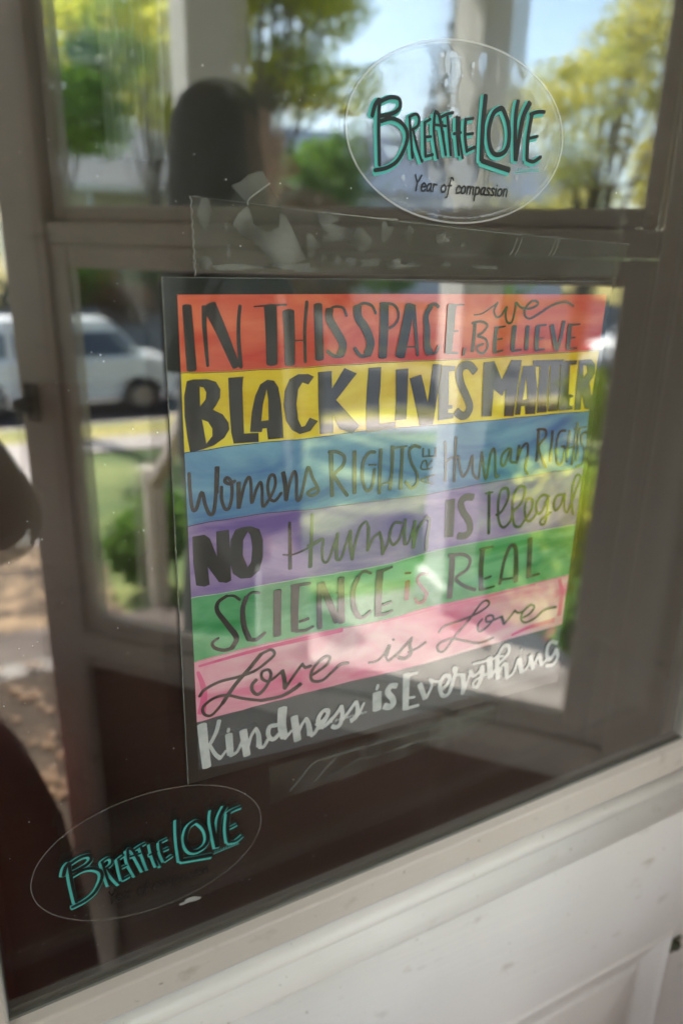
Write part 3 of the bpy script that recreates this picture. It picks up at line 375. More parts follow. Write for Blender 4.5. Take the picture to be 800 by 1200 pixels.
    ',-256.7,265.3,-261.9,258.5,-260.9]]]]],"bounds":{"top":[-0.0,-0.0,117.4,0.4,270.0,-0.0],"b1":[-1.4,-36.5,25.5,-36.8,67.7,-36.4,119.4,-35.7,177.2,-35.9'
    ',228.3,-34.6,269.9,-33.9],"b2":[-1.2,-76.9,10.8,-76.2,38.6,-75.1,68.1,-74.8,99.4,-73.5,144.5,-73.5,181.1,-73.7,227.1,-73.2,268.4,-73.2],"b3":[-0.8,-11'
    '6.7,9.4,-115.8,38.1,-114.8,73.8,-115.9,112.3,-116.1,147.7,-116.2,185.4,-114.0,225.8,-112.7,269.9,-111.5],"b4":[-0.8,-157.9,27.4,-158.0,58.3,-157.3,91.'
    '1,-158.1,120.2,-158.0,156.9,-154.3,199.7,-153.3,270.0,-152.4],"b5":[-1.1,-198.3,6.3,-197.3,31.7,-195.5,52.9,-195.2,75.0,-194.9,122.1,-196.1,153.5,-193'
    '.4,207.7,-192.7,270.9,-190.5],"b6":[-0.7,-237.1,33.7,-236.2,50.1,-235.8,75.6,-235.3,105.4,-234.9,154.6,-235.0,208.7,-232.5,271.0,-229.7],"bot":[0.0,-2'
    '70.0,35.9,-272.8,113.2,-274.3,202.0,-271.1,270.0,-270.0]},"sticker":[[[2.56,2.25],[-80.0,-316.2,-78.6,-311.4,-76.3,-309.1,-76.4,-314.1,-76.0,-325.3,-7'
    '5.0,-338.0]],[[2.3,2.3],[-75.3,-309.5,-70.5,-307.4,-65.6,-307.5,-64.5,-310.7,-66.8,-313.4,-70.9,-315.0,-75.2,-316.0]],[[2.32,2.32],[-75.0,-318.3,-69.2'
    ',-316.6,-63.6,-317.9,-60.0,-321.7,-60.1,-327.3,-64.3,-335.0,-70.4,-339.0,-77.4,-340.7]],[[1.8,1.8],[-58.8,-315.3,-57.6,-323.7,-56.0,-333.3]],[[1.77,1.'
    '76],[-59.1,-315.1,-55.4,-313.4,-53.3,-315.1,-53.9,-318.6,-57.0,-320.6]],[[1.63,1.68],[-56.6,-320.3,-53.6,-328.2,-50.3,-334.8]],[[1.88,1.86],[-49.8,-31'
    '6.6,-49.2,-324.3,-48.3,-332.3]],[[1.55,1.55],[-50.1,-316.9,-46.7,-315.0]],[[1.57,1.57],[-49.1,-323.4,-45.8,-322.9]],[[1.81,1.81],[-48.3,-332.3,-44.1,-'
    '331.2]],[[1.94,1.8],[-44.3,-312.2,-44.1,-320.7,-40.8,-332.5]],[[2.17,1.81],[-43.9,-311.4,-41.4,-313.3,-38.3,-323.0,-36.1,-330.6]],[[1.55,1.55],[-43.1,'
    '-317.3,-37.2,-317.3]],[[1.76,1.77],[-40.7,-313.6,-36.8,-311.8,-33.4,-310.8]],[[1.99,2.01],[-36.5,-312.9,-34.8,-321.6,-33.0,-330.4]],[[1.93,1.88],[-30.'
    '8,-312.7,-29.8,-321.6,-28.0,-330.1]],[[1.76,1.7],[-29.4,-312.8,-28.3,-321.9,-25.5,-331.4]],[[1.74,1.74],[-32.0,-320.5,-27.8,-319.6]],[[2.17,2.04],[-25'
    '.3,-313.3,-24.9,-321.2,-23.2,-328.1]],[[1.73,1.73],[-25.3,-313.3,-20.7,-312.3]],[[1.75,1.75],[-24.9,-320.2,-20.2,-319.4]],[[2.01,2.01],[-23.2,-327.9,-'
    '18.4,-325.8]],[[3.13,3.25],[-14.0,-300.8,-14.3,-315.0,-13.4,-332.0]],[[2.83,3.52],[-13.4,-332.0,-5.0,-333.5,5.6,-335.3]],[[2.91,2.91],[-3.8,-306.0,-8.'
    '2,-309.0,-10.3,-317.5,-8.1,-325.7,-3.9,-328.4,1.5,-326.3,3.5,-320.7,2.0,-312.8,-2.1,-306.6,-4.3,-306.2]],[[2.8,2.95],[7.2,-301.3,6.5,-310.3,8.9,-330.2'
    ']],[[3.6,2.69],[15.1,-301.5,11.4,-309.0,10.1,-320.0,9.4,-330.4]],[[2.91,2.75],[17.2,-306.9,16.0,-318.0,16.6,-328.9]],[[2.26,2.24],[16.3,-307.1,20.8,-3'
    '05.6,25.4,-305.1]],[[1.84,1.84],[16.9,-318.8,22.4,-317.4]],[[2.24,2.37],[16.6,-329.4,21.2,-330.1,25.8,-327.5]]]}')

# ================================================================== the front door
SH = 0.062                                   # the rails sit a little out of square
def z_(v, u): return 1.5 + v + SH * (u - .0977)
door = thing('front_door', 'white painted front door with a large glass light and moulded lower panel', 'door', (0, 0, 0))
U0, U1, GT, GB = -.118, .426, .62, -.4005    # the glass light
LE, RE = -.225, .560                         # the door leaf
def rail(name, m, u0, u1, prof, parent, bevel=0, smooth=False):
    """prof: (y, v) outline extruded along the rail"""
    n = len(prof); vs = [(u, y, z_(v, u)) for u in (u0, u1) for y, v in prof]
    tri = tessellate_polygon([[Vector((y, v, 0)) for y, v in prof]])
    b = MB(); b.add(vs, [(i, (i + 1) % n, n + (i + 1) % n, n + i) for i in range(n)] + [t[::-1] for t in tri] + [tuple(i + n for i in t) for t in tri])
    return b.build(name, m, parent, bevel, smooth)
def arc(c, r, a0, a1, n=6): return [(c[0] + r * math.cos(R(a0 + (a1 - a0) * i / n)), c[1] + r * math.sin(R(a0 + (a1 - a0) * i / n))) for i in range(n + 1)]
# bottom rail of the light: bead, shadow groove, round moulding, cove, then the flat of the door
rail('glazing_bead', M['bead'], LE + .10, U1 + .022, [(.010, -.394), (-.0015, -.394), (-.0080, -.3975), (-.0086, -.399), (-.0086, -.4195), (-.0078, -.4212), (.010, -.4212)], door, .0008)
rail('glazing_gasket', M['gasket'], U0 - .002, U1 + .002, [(.0, -.3925), (-.0026, -.3925), (-.0026, -.3960), (.0, -.3960)], door)
rail('moulding', M['door_white'], LE + .09, U1 + .05, [(.012, -.4230), (-.0070, -.4230)] + arc((-.0075, -.4310), .0072, 95, 265, 8) + [(-.0066, -.4405), (-.0072, -.4425)] + [(-.0066 - .0028 * math.sin(math.pi * i / 10), -.4425 - .034 * i / 10) for i in range(1, 10)] + [(-.0052, -.4770), (.012, -.4770)], door, 0, True)
b = MB()   # the leaf round the light and the panel
def quad_prism(b, pts, y0, y1):
    n = len(pts); vs = [(u, y, z_(v, u)) for y in (y0, y1) for u, v in pts]
    b.add(vs, [tuple(range(n)), tuple(range(n, 2 * n))[::-1]] + [(i, n + i, n + (i + 1) % n, (i + 1) % n) for i in range(n)])
PT, PL, PR, PB = -.6355, -.105, .4727, -1.30
quad_prism(b, [(LE, -.4765), (RE, -.4765), (RE, PT), (LE, PT)], -.005, .040); b.build('middle_rail', M['door_white'], door)
b = MB(); quad_prism(b, [(LE, PT - .0004), (PL, PT - .0004), (PL, -1.49), (LE, -1.49)], -.005, .040); b.build('stile', M['door_white'], door)
b = MB(); quad_prism(b, [(PR, PT - .0004), (RE, PT - .0004), (RE, -1.49), (PR, -1.49)], -.005, .040); b.build('stile', M['door_white'], door)
b = MB(); quad_prism(b, [(LE, -.476), (U0 - .002, -.476), (U0 - .002, GT + .01), (LE, GT + .01)], -.0052, .040); b.build('stile', M['door_white'], door)
b = MB(); quad_prism(b, [(U1 + .026, -.476), (RE, -.476), (RE, GT + .01), (U1 + .026, GT + .01)], -.0052, .040); b.build('stile', M['door_white'], door)
b = MB(); quad_prism(b, [(LE, GT + .0104), (RE, GT + .0104), (RE, GT + .14), (LE, GT + .14)], -.005, .040); b.build('top_rail', M['door_white'], door)
b = MB(); quad_prism(b, [(PL, PB), (PR, PB), (PR, -1.49), (PL, -1.49)], -.0048, .040); b.build('bottom_rail', M['door_white'], door)
# panel: sloped border down to a sunk field with a raised middle
b = MB(); L2 = [(.000, -.005), (.004, -.0065), (.010, -.0035), (.030, .0030), (.036, .0036), (.040, .0015), (.075, -.0030), (.0755, -.0030)]
rings = []
for off, y in L2: rings.append([(u, y, z_(v, u)) for u, v in ((PL + off, PT - off), (PR - off, PT - off), (PR - off, PB + off), (PL + off, PB + off))])
vs = [p for r in rings for p in r]; fs = []
for i in range(len(rings) - 1):
    for j in range(4): fs.append((4 * i + j, 4 * i + (j + 1) % 4, 4 * i + 4 + (j + 1) % 4, 4 * i + 4 + j))
k = 4 * (len(rings) - 1); fs.append((k, k + 1, k + 2, k + 3)); b.add(vs, fs)
b.build('panel', M['door_white'], door)
# side beads
for u0, u1 in ((U0 - .024, U0 - .0005), (U1 + .0005, U1 + .024)):
    MB().box(u0, u1, -.0086, .010, 1.5 + GB - .012 + SH * (u0 - .0977), 1.5 + GT + .04).build('glazing_bead', M['bead'], door, .002)
pane = MB().box(U0 - .004, U1 + .004, 0, .003, 1.5 + GB - .02, 1.5 + GT + .04).build('glass_pane', M['glass'], door)
ip = MB().box(-.28, .28, 0, .003, -.52, .52).build('inner_pane', M['glass_in'], door); ip.location = (.154, .0215, 1.60); ip.rotation_euler = (0, 0, R(.35))
# latch plate on the lock stile
lk = MB(); lk.box(.470, .4835, -.0068, -.0053, .858, .876); lk.cyl((.4765, -.0066, .867), (.4765, -.0105, .867), .0045, n=14)
lk.build('latch_plate', M['brass'], door, .001)

# ================================================================== the room behind, dim
b = MB()
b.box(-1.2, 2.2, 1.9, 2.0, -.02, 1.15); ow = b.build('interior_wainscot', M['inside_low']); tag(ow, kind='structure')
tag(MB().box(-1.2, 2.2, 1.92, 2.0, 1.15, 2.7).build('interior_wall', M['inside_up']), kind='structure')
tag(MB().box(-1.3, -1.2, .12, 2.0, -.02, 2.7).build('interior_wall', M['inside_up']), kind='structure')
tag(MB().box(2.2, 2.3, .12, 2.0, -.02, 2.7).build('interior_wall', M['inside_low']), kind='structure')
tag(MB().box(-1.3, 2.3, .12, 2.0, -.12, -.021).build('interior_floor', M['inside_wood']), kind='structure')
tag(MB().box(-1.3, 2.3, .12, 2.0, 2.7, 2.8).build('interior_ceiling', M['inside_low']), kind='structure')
cu = thing('curtain', 'narrow white curtain panel hanging in the dim room behind the door glass', 'curtain')
b = MB(); n_ = 40
vs = [(x, .42 + .018 * math.sin(i * 1.1), z) for z in (1.60, 2.35) for i, x in enumerate([.046 + .052 * k / n_ for k in range(n_ + 1)])]
b.add(vs, [(i, i + 1, n_ + 2 + i, n_ + 1 + i) for i in range(n_)]); b.build('cloth', M['curtain'], cu, smooth=True)
MB().cyl((-.3, .42, 2.36), (.6, .42, 2.36), .01).build('rod', M['black_metal'], cu)
tb = thing('console_table', 'dark wooden console table standing in the dim room behind the door glass', 'table', (.35, 1.2, 0))
MB().box(-.6, .6, -.25, .25, .74, .78).build('tabletop', M['inside_wood'], tb, .004)
for x in (-.55, .55):
    for y in (-.2, .2): MB().box(x - .025, x + .025, y - .025, y + .025, 0, .74).build('leg', M['inside_wood'], tb)

# ================================================================== house wall, jamb, porch
b = MB()
b.box(-4.5, LE - .045, .055, .12, 0, 2.9); b.box(.72, 6, .055, .12, 0, 2.9); b.box(LE - .0449, .7199, .055, .12, 2.22, 2.9)
hw = b.build('house_wall', M['house_white']); tag(hw, 'white clapboard front wall of the house around the doorway', 'wall')
for side in ((-4.5, LE - .16), (.83, 6)):
    for i in range(19):
        z = .02 + i * .148
        bb = MB(); bb.prism([(.054, z), (.030, z), (.046, z + .155), (.054, z + .155)], 'x', side[0], side[1]); bb.build('clapboard', M['house_white'], hw)
jm = thing('door_jamb', 'white wooden door surround framing the front door', 'door frame')
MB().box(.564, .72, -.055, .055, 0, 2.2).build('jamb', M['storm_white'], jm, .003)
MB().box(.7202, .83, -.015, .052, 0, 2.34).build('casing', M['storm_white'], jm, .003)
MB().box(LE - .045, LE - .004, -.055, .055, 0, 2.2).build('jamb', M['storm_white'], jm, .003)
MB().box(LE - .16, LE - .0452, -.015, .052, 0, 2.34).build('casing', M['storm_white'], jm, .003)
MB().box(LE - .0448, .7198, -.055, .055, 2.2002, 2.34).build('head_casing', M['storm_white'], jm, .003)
tag(MB().box(-4, 1.93, -2.42, .12, -.25, -.001).build('porch_floor', M['porch_grey']), kind='structure')
pr = thing('porch_roof', 'flat porch roof shading the front door', 'roof')
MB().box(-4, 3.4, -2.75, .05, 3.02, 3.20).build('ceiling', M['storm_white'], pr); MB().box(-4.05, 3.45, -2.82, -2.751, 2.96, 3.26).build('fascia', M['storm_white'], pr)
cols = [(.70, -2.26, 'porch column nearest the front steps'), (1.775, -2.26, 'porch column at the right corner of the porch'), (-1.25, -2.26, 'porch column left of the front steps')]
for x, y, l in cols:
    c = thing('porch_column', 'pale grey square ' + l, 'column', (x, y, 0), 0, 'porch columns')
    MB().box(-.098, .098, -.098, .098, .12, 2.86).build('shaft', M['column'], c, .01)
    MB().box(-.128, .128, -.128, .128, 0, .12).build('base', M['column'], c, .01); MB().box(-.128, .128, -.128, .128, 2.86, 3.018).build('capital', M['column'], c, .01)
st = thing('front_steps', 'dark weathered steps down from the porch to the path', 'steps', (0, 0, 0))
for i in range(5):
    MB().box(-.95, .95, -2.80 - i * .38, -2.4205 - i * .38, -1.1, -.17 - i * .16).build('step', M['step_wood'], st, .01)
for x, l in ((.90, 'right'), (-.85, 'left')):
    sr = thing('stair_railing', 'white wooden stair handrail on the %s side of the front steps' % l, 'railing', (x, 0, 0), 0, 'stair railings')
    b = MB(); b.prism([(-3.05, .84), (-3.05, .93), (-4.45, .10), (-4.45, .01)], 'x', -.045, .045); b.build('handrail', M['storm_white'], sr, .006)
    MB().box(-.06, .06, -3.10, -2.98, -.33, .95).build('newel_post', M['storm_white'], sr, .006)
    MB().box(-.06, .06, -4.55, -4.43, -1.05, .14).build('newel_post', M['storm_white'], sr, .006)

# ================================================================== the storm door, standing open
th = R(180 + 46)
sdn = thing('storm_door', 'white storm door with two glass panes standing half open', 'storm door', (.60, -.06, 0), th)
T0, T1 = -.018, .018
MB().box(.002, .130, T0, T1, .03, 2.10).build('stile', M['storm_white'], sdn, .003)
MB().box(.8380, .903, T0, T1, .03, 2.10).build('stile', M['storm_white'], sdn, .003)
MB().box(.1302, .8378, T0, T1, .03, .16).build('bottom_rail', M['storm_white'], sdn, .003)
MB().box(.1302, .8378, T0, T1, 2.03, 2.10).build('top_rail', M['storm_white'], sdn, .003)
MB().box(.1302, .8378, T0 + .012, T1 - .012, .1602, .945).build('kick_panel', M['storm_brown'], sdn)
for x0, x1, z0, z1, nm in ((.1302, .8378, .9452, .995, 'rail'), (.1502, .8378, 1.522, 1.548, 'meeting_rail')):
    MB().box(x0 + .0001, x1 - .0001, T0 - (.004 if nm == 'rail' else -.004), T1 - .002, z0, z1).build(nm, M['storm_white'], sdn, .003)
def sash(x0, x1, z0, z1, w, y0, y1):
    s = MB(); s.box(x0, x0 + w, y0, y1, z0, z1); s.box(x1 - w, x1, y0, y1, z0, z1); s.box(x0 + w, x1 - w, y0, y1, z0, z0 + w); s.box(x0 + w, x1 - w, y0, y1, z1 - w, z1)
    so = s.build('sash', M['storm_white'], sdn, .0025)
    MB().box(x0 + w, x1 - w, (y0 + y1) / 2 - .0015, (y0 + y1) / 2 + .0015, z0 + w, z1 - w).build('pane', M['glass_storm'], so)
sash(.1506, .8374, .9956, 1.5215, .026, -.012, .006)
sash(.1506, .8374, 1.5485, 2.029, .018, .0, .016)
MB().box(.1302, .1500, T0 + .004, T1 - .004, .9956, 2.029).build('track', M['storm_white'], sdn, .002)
for sg in (1, -1):
    hd = MB(); hd.box(.871, .891, T1 * sg, (T1 + .005) * sg, 1.300, 1.350); hd.cyl((.881, (T1 + .003) * sg, 1.327), (.881, (T1 + .028) * sg, 1.327), .008)
    hd.cyl((.886, (T1 + .026) * sg, 1.327), (.860, (T1 + .028) * sg, 1.322), .008, .007); hd.build('handle', M['black_metal'], sdn, .001)

# ================================================================== lettering
def smooth_pts(p):
    q = [Vector((p[i], p[i + 1])) for i in range(0, len(p), 2)]
    if len(q) < 3:
        return [q[0].lerp(q[1], t / 4) for t in range(5)]
    out = []
    for i in range(len(q) - 1):
        a = q[max(i - 1, 0)]; b2 = q[i]; c = q[i + 1]; d = q[min(i + 2, len(q) - 1)]
        for k in range(5):
            t = k / 5; t2 = t * t; t3 = t2 * t
            out.append(.5 * ((2 * b2) + (c - a) * t + (2 * a - 5 * b2 + 4 * c - d) * t2 + (3 * b2 - a - 3 * c + d) * t3))
    out.append(q[-1]); return out
def ribbon(mb, pts, w0, w1, y, grow=0.0, off=(0, 0)):
    P = smooth_pts(pts); n = len(P); L = []; Rr = []
    for i, p in enumerate(P):
        d = (P[min(i + 1, n - 1)] - P[max(i - 1, 0)])
        if d.length < 1e-6: d = Vector((1, 0))
        d.normalize(); nn = Vector((-d.y, d.x)); h = (w0 + (w1 - w0) * i / (n - 1)) / 2 + grow
        L.append(p + nn * h); Rr.append(p - nn * h)
    poly_caps = []
    for (a, b2, dirv) in ((Rr[0], L[0], -1), (L[-1], Rr[-1], 1)):
        c = (a + b2) / 2; r = (a - b2).length / 2; ax = (a - b2).normalized() * r; d = (P[1] - P[0]).normalized() * -1 if dirv < 0 else (P[-1] - P[-2]).normalized()
        f = 1.0 if r < 1.1 else .35
        poly_caps.append([c + ax * math.cos(math.pi * t / 6) + d * (r * f * math.sin(math.pi * t / 6)) for t in range(7)])
    def to3(q, k=0): return (q[0] / 1000 + off[0], y - k * 5e-7, 1.5 + q[1] / 1000 + off[1])
    vs = [to3(q, k) for k, pr2 in enumerate(zip(L, Rr)) for q in pr2]
    fs = [(2 * i, 2 * i + 1, 2 * i + 3, 2 * i + 2) for i in range(n - 1)]
    mb.add(vs, fs)
    for k, cpts in zip((0, n - 1), poly_caps):
        mb.add([to3(q, k) for q in cpts], [tuple(range(len(cpts)))])
def poly_fill(mb, rings, y):
    loops = [[Vector((r[i], r[i + 1], 0)) for i in range(0, len(r), 2)] for r in rings]
    flat = [p for l in loops for p in l]; tri = tessellate_polygon(loops)
    def face(t):                                   # every print faces the street
        a, c, d = (flat[i] for i in t); return tuple(t) if (c - a).cross(d - a).z > 0 else tuple(t)[::-1]
    mb.add([(p.x / 1000, y, 1.5 + p.y / 1000) for p in flat], [face(t) for t in tri])
DATA = json.loads(POSTER)
B_ = DATA['bounds']
poster = thing('poster', 'rainbow striped poster of hand lettered beliefs taped to the door glass', 'poster', (0, 0, 0))
YP = -.0012
b = MB(); b.box(-.0066, .2735, YP + .0002, -.0004, 1.2215, 1.5077); b.build('backing_card', M['laminate'], poster)
e = MB(); e.box(-.0070, -.0066, YP - .0001, -.0003, 1.221, 1.508); e.box(-.0066, .2736, YP - .0001, -.0003, 1.5077, 1.508); e.build('laminate_edge', M['laminate_edge'], poster)
def C_(n, c1, c2, st=(1, 1, 3.2), sc=11): M[n] = glazed(n, c1, c2, sc, stretch=st, lo=.36, hi=.64, distort=1.2)
C_('red_wash', (.62, .07, .05), (.84, .22, .12)); C_('yellow_wash', (.74, .52, .02), (.92, .80, .07)); C_('blue_wash', (.06, .17, .42), (.22, .47, .64))
C_('violet_wash', (.18, .12, .38), (.46, .35, .60)); C_('green_wash', (.06, .33, .12), (.24, .60, .32)); C_('pink_wash', (.84, .22, .38), (.92, .60, .66)); C_('slate_wash', (.085, .105, .115), (.125, .15, .16))
M['pink_streak'] = glazed('pink_streak', (.78, .06, .24), (.9, .25, .42), 30)
keys = ['top', 'b1', 'b2', 'b3', 'b4', 'b5', 'b6', 'bot']
names = [('red', 'red'), ('yellow', 'yellow'), ('blue', 'blue'), ('violet', 'violet'), ('green', 'green'), ('pink', 'pink'), ('slate', 'dark grey')]
import zlib
def dense(k):
    s_ = zlib.crc32(k.encode()) % 97
    return [Vector((p.x, p.y + (0 if k in ('top', 'bot') else .5 * noise.noise(Vector((p.x * .12, s_, .3)))))) for p in smooth_pts(B_[k])]
for i, (nm, lab) in enumerate(names):
    a = dense(keys[i]); c = dense(keys[i + 1])
    ring = [x for p in a for x in (min(max(p.x, 0), 270), p.y)] + [x for p in reversed(c) for x in (min(max(p.x, 0), 270), p.y)]
    b = MB(); poly_fill(b, [ring], YP); so = b.build('stripe', M[nm + '_wash'], poster); so['label'] = lab + ' watercolour stripe'
    if i < 6 and i > 0:
        b = MB(); q = [x for p in a for x in (min(max(p.x, 0), 270), p.y - .35)]; ribbon(b, q[:], .35, .35, YP - .00005); b.build('stripe_edge', M['ink'] if i in (1, 2, 3) else M['pink_streak'] if i == 5 else M['white'], poster)
b = MB(); ribbon(b, [3, -201, 20, -199.5, 45, -198, 70, -197.5, 92, -196.8], 1.5, 3.4, YP - .00004); ribbon(b, [120, -197.5, 160, -195.5, 200, -194.5, 240, -193], .7, 1.1, YP - .00004); ribbon(b, [2, -205, 5, -218, 3, -232], 2.0, 5.0, YP - .00003)
ribbon(b, [262, -193, 266, -205, 266, -222], 3, 4, YP - .00003); ribbon(b, [225, -229, 240, -226, 262, -225], 2, 4, YP - .00003)
b.build('brush_streak', M['pink_streak'], poster)
ydep = YP - .0002; seen_green = False
for wn, cl, items in DATA['data']:
    b = MB(); k = 0
    for it in items:
        y = ydep - k * .0000186; k += 1
        if it[0] == 0: poly_fill(b, [it[1]] + (it[2] if len(it) > 2 else []), y)
        else: ribbon(b, it[1], it[0][0], it[0][1], y)
    o = b.build('lettering', M['ink_reflected_red' if (wn == 'is' and seen_green) else cl], poster); o['label'] = 'hand lettered words ' + wn
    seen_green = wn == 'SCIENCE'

# monoline handwriting, x-height 0.5, units of cap height
GL = {'Y': (.55, [[0, 1, .25, .55, .5, 1], [.25, .55, .22, 0]]), 'e': (.42, [[.02, .26, .36, .3, .3, .48, .14, .48, .03, .28, .1, .03, .26, 0, .38, .1]]),
'a': (.45, [[.36, .45, .2, .5, .04, .3, .08, .03, .25, .08, .36, .4], [.36, .5, .34, .15, .42, 0]]), 'r': (.34, [[.06, .5, .06, 0], [.06, .3, .16, .47, .32, .46]]),
'o': (.46, [[.22, .5, .05, .35, .06, .08, .22, 0, .38, .12, .38, .38, .22, .5]]), 'f': (.40, [[.42, .85, .32, 1, .2, .9, .16, .4, .12, -.25, .02, -.32], [.02, .45, .34, .48]]),
'c': (.38, [[.34, .42, .22, .5, .05, .3, .1, .03, .24, 0, .36, .08]]), 'm': (.70, [[.06, .5, .06, 0], [.06, .3, .18, .5, .3, .42, .31, 0], [.31, .3, .44, .5, .57, .42, .6, 0]]),
'p': (.46, [[.06, .5, .04, -.42], [.06, .38, .22, .5, .38, .34, .34, .08, .16, 0, .06, .1]]), 's': (.36, [[.3, .44, .16, .5, .06, .4, .2, .26, .3, .12, .18, 0, .03, .05]]),
'i': (.18, [[.08, .5, .08, 0], [.08, .68, .09, .72]]), 'n': (.46, [[.06, .5, .06, 0], [.06, .3, .2, .5, .34, .42, .36, 0]]), ' ': (.30, []),
'h': (.46, [[.06, 1, .06, 0], [.06, .3, .2, .5, .34, .42, .36, 0]]), 'v': (.40, [[.03, .5, .18, 0, .34, .5]]), 't': (.30, [[.14, .8, .14, .1, .26, 0], [.02, .5, .28, .5]]), '@': (.7, [[.45, .3, .3, .4, .25, .2, .4, .15, .48, .4, .55, .15, .65, .4, .45, .65, .15, .55, .05, .2, .25, -.05, .55, 0]])}
def write(mb, text, x, v, h, w, y, slope=0.0, slant=.12, gap=.10):
    k = 0
    for ch in text:
        adv, sts = GL[ch]
        for s_ in sts:
            pts = []
            for i in range(0, len(s_), 2):
                px = s_[i] * h + s_[i + 1] * h * slant; pts += [x + px, v + s_[i + 1] * h + (px + x) * 0 + 0]
            ribbon(mb, pts, w, w, y - k * .000006); k += 1
        x += (adv + gap) * h; v += slope * (adv + gap) * h
    return x
b = MB(); write(b, '@ahavacreativeco', 88.5, -261.5, 2.6, .36, ydep, slope=.012, gap=.14); poly_fill(b, [[84.5, -261.8, 86.8, -261.8, 86.8, -259.6, 84.5, -259.6]], ydep)
o = b.build('lettering', M['white'], poster); o['label'] = 'tiny white maker credit in the bottom stripe'

# ================================================================== stickers
ST = DATA['sticker']
def sticker(cx, cv, dx, dv, label, wet, rot=0.0):
    t = thing('oval_sticker', label, 'sticker', (0, 0, 0), 0, 'oval stickers on the door glass')
    n = 72; a_, b_ = 68.2, 43.3; yf = -.0008
    ring = [(cx + a_ * math.cos(2 * math.pi * i / n), cv + b_ * math.sin(2 * math.pi * i / n)) for i in range(n)]
    b = MB(); b.add([(x / 1000, yf, 1.5 + z / 1000) for x, z in ring], [tuple(range(n))]); b.build('film', M['film_wet' if wet else 'film'], t)
    b = MB(); vs = []
    wd = .9 if wet else .42
    for i, (x, z) in enumerate(ring):
        f = 1 - wd / 60; vs += [(x / 1000, yf - .0001, 1.5 + z / 1000), ((cx + (x - cx) * f) / 1000, yf - .0001, 1.5 + (cv + (z - cv) * (1 - wd / 40)) / 1000)]
    b.add(vs, [(2 * i, 2 * i + 1, (2 * i + 3) % (2 * n), (2 * i + 2) % (2 * n)) for i in range(n)]); b.build('film_edge', M['rim_wet' if wet else 'rim'], t)
    b = MB(); k = 0
    for it in ST:
        ribbon(b, it[1], it[0][0] * .95, it[0][1] * .95, yf - .0003 - k * .000018, grow=.72, off=((dx - .75) / 1000, (dv - .75) / 1000)); k += 1
    o = b.build('lettering_outline', M['teal'], t); o['label'] = 'teal outline of the words BREATHE LOVE'
    b = MB(); k = 0
    for it in ST:
        ribbon(b, it[1], it[0][0] * .84, it[0][1] * .84, yf - .0007 - k * .000018, off=(dx / 1000, dv / 1000)); k += 1
    o = b.build('lettering', M['black'], t); o['label'] = 'black words BREATHE LOVE'
    b = MB(); write(b, 'Year of compassion', cx - 28, cv - 28, 7.4, .85 if wet else .9, yf - .0003, slope=.0, gap=.04)
    o = b.build('tagline', M['thin_black'], t); o['label'] = 'handwritten words Year of compassion'
    b = MB(); ribbon(b, [cx + 36, cv - 15.6, cx + 44, cv - 14.6, cx + 53, cv - 13.8], .5, .4, yf - .0003)
    for i in range(9): ribbon(b, [cx + 37 + i * 1.8, cv - 14.4 + i * .12, cx + 37.8 + i * 1.8, cv - 13.2 + i * .12], .3, .3, yf - .00035)
    b.build('signature', M['teal'], t)
    return t
stl = sticker(-29.6, -320.2, 0, 0, 'clear oval BREATHE LOVE sticker at the lower left corner of the glass, stuck flat', False)
stu = sticker(154.2, 80.3, 180.5, 401.0, 'clear oval BREATHE LOVE sticker high on the glass above the poster, wet with bubbles', True)
def blob(mb, cx, cv, rx, rv, y, seed, n=16, rough=.35):
    pts = []
    for i in range(n):
        t = 2 * math.pi * i / n; r = 1 + rough * noise.noise(Vector((math.cos(t) * 1.3, math.sin(t) * 1.3, seed * 3.7)))* 2
        pts += [cx + rx * r * math.cos(t), cv + rv * r * math.sin(t)]
    poly_fill(mb, [pts], y)
b = MB(); rr = random.Random(3)
for i in range(40):
    t = rr.uniform(0, 6.28); q = rr.uniform(.55, .93) if i < 34 else rr.uniform(.2, .6)
    s_ = rr.uniform(.3, .7) if i % 6 else rr.uniform(.8, 1.4)
    blob(b, 154.2 + 68 * q * math.cos(t), 80.3 + 43 * q * math.sin(t), s_, s_ * rr.uniform(.8, 1.6), -.0010 - i * .00001, i)
for i in range(16):   # film lifted along the lower edge
    t = -2.2 + i * .075; blob(b, 154.2 + 64.5 * math.cos(t), 80.3 + 40.2 * math.sin(t), 2.6, .5, -.0010 - i * .00001, i + 60)
blob(b, 143, 112, 1.4, 5, -.0009, 91, 20, .6); blob(b, 149, 111, 1.2, 4.4, -.00091, 92, 20, .6); blob(b, 146, 116, 3.5, 1.2, -.00092, 93, 20, .6)
o = b.build('trapped_bubbles', M['bubble'], stu); o['kind'] = 'stuff'
for a0, a1, rf in ((18, 62, .95), (-32, 10, .955), (100, 150, .96), (-75, -40, .93), (24, 44, .84), (-20, 2, .88)):
    pts = []
    for i in range(7):
        t = R(a0 + (a1 - a0) * i / 6); pts += [154.2 + 68.2 * rf * math.cos(t), 80.3 + 43.3 * rf * math.sin(t)]
    b = MB(); ribbon(b, pts, .9, .3, -.00105); b.build('film_ridge', M['bubble'], stu)
b = MB(); blob(b, -9.5, -366.0, 7.0, 1.6, -.0012, 5, 22, .45); b.build('torn_film', M['rim_wet'], stl)

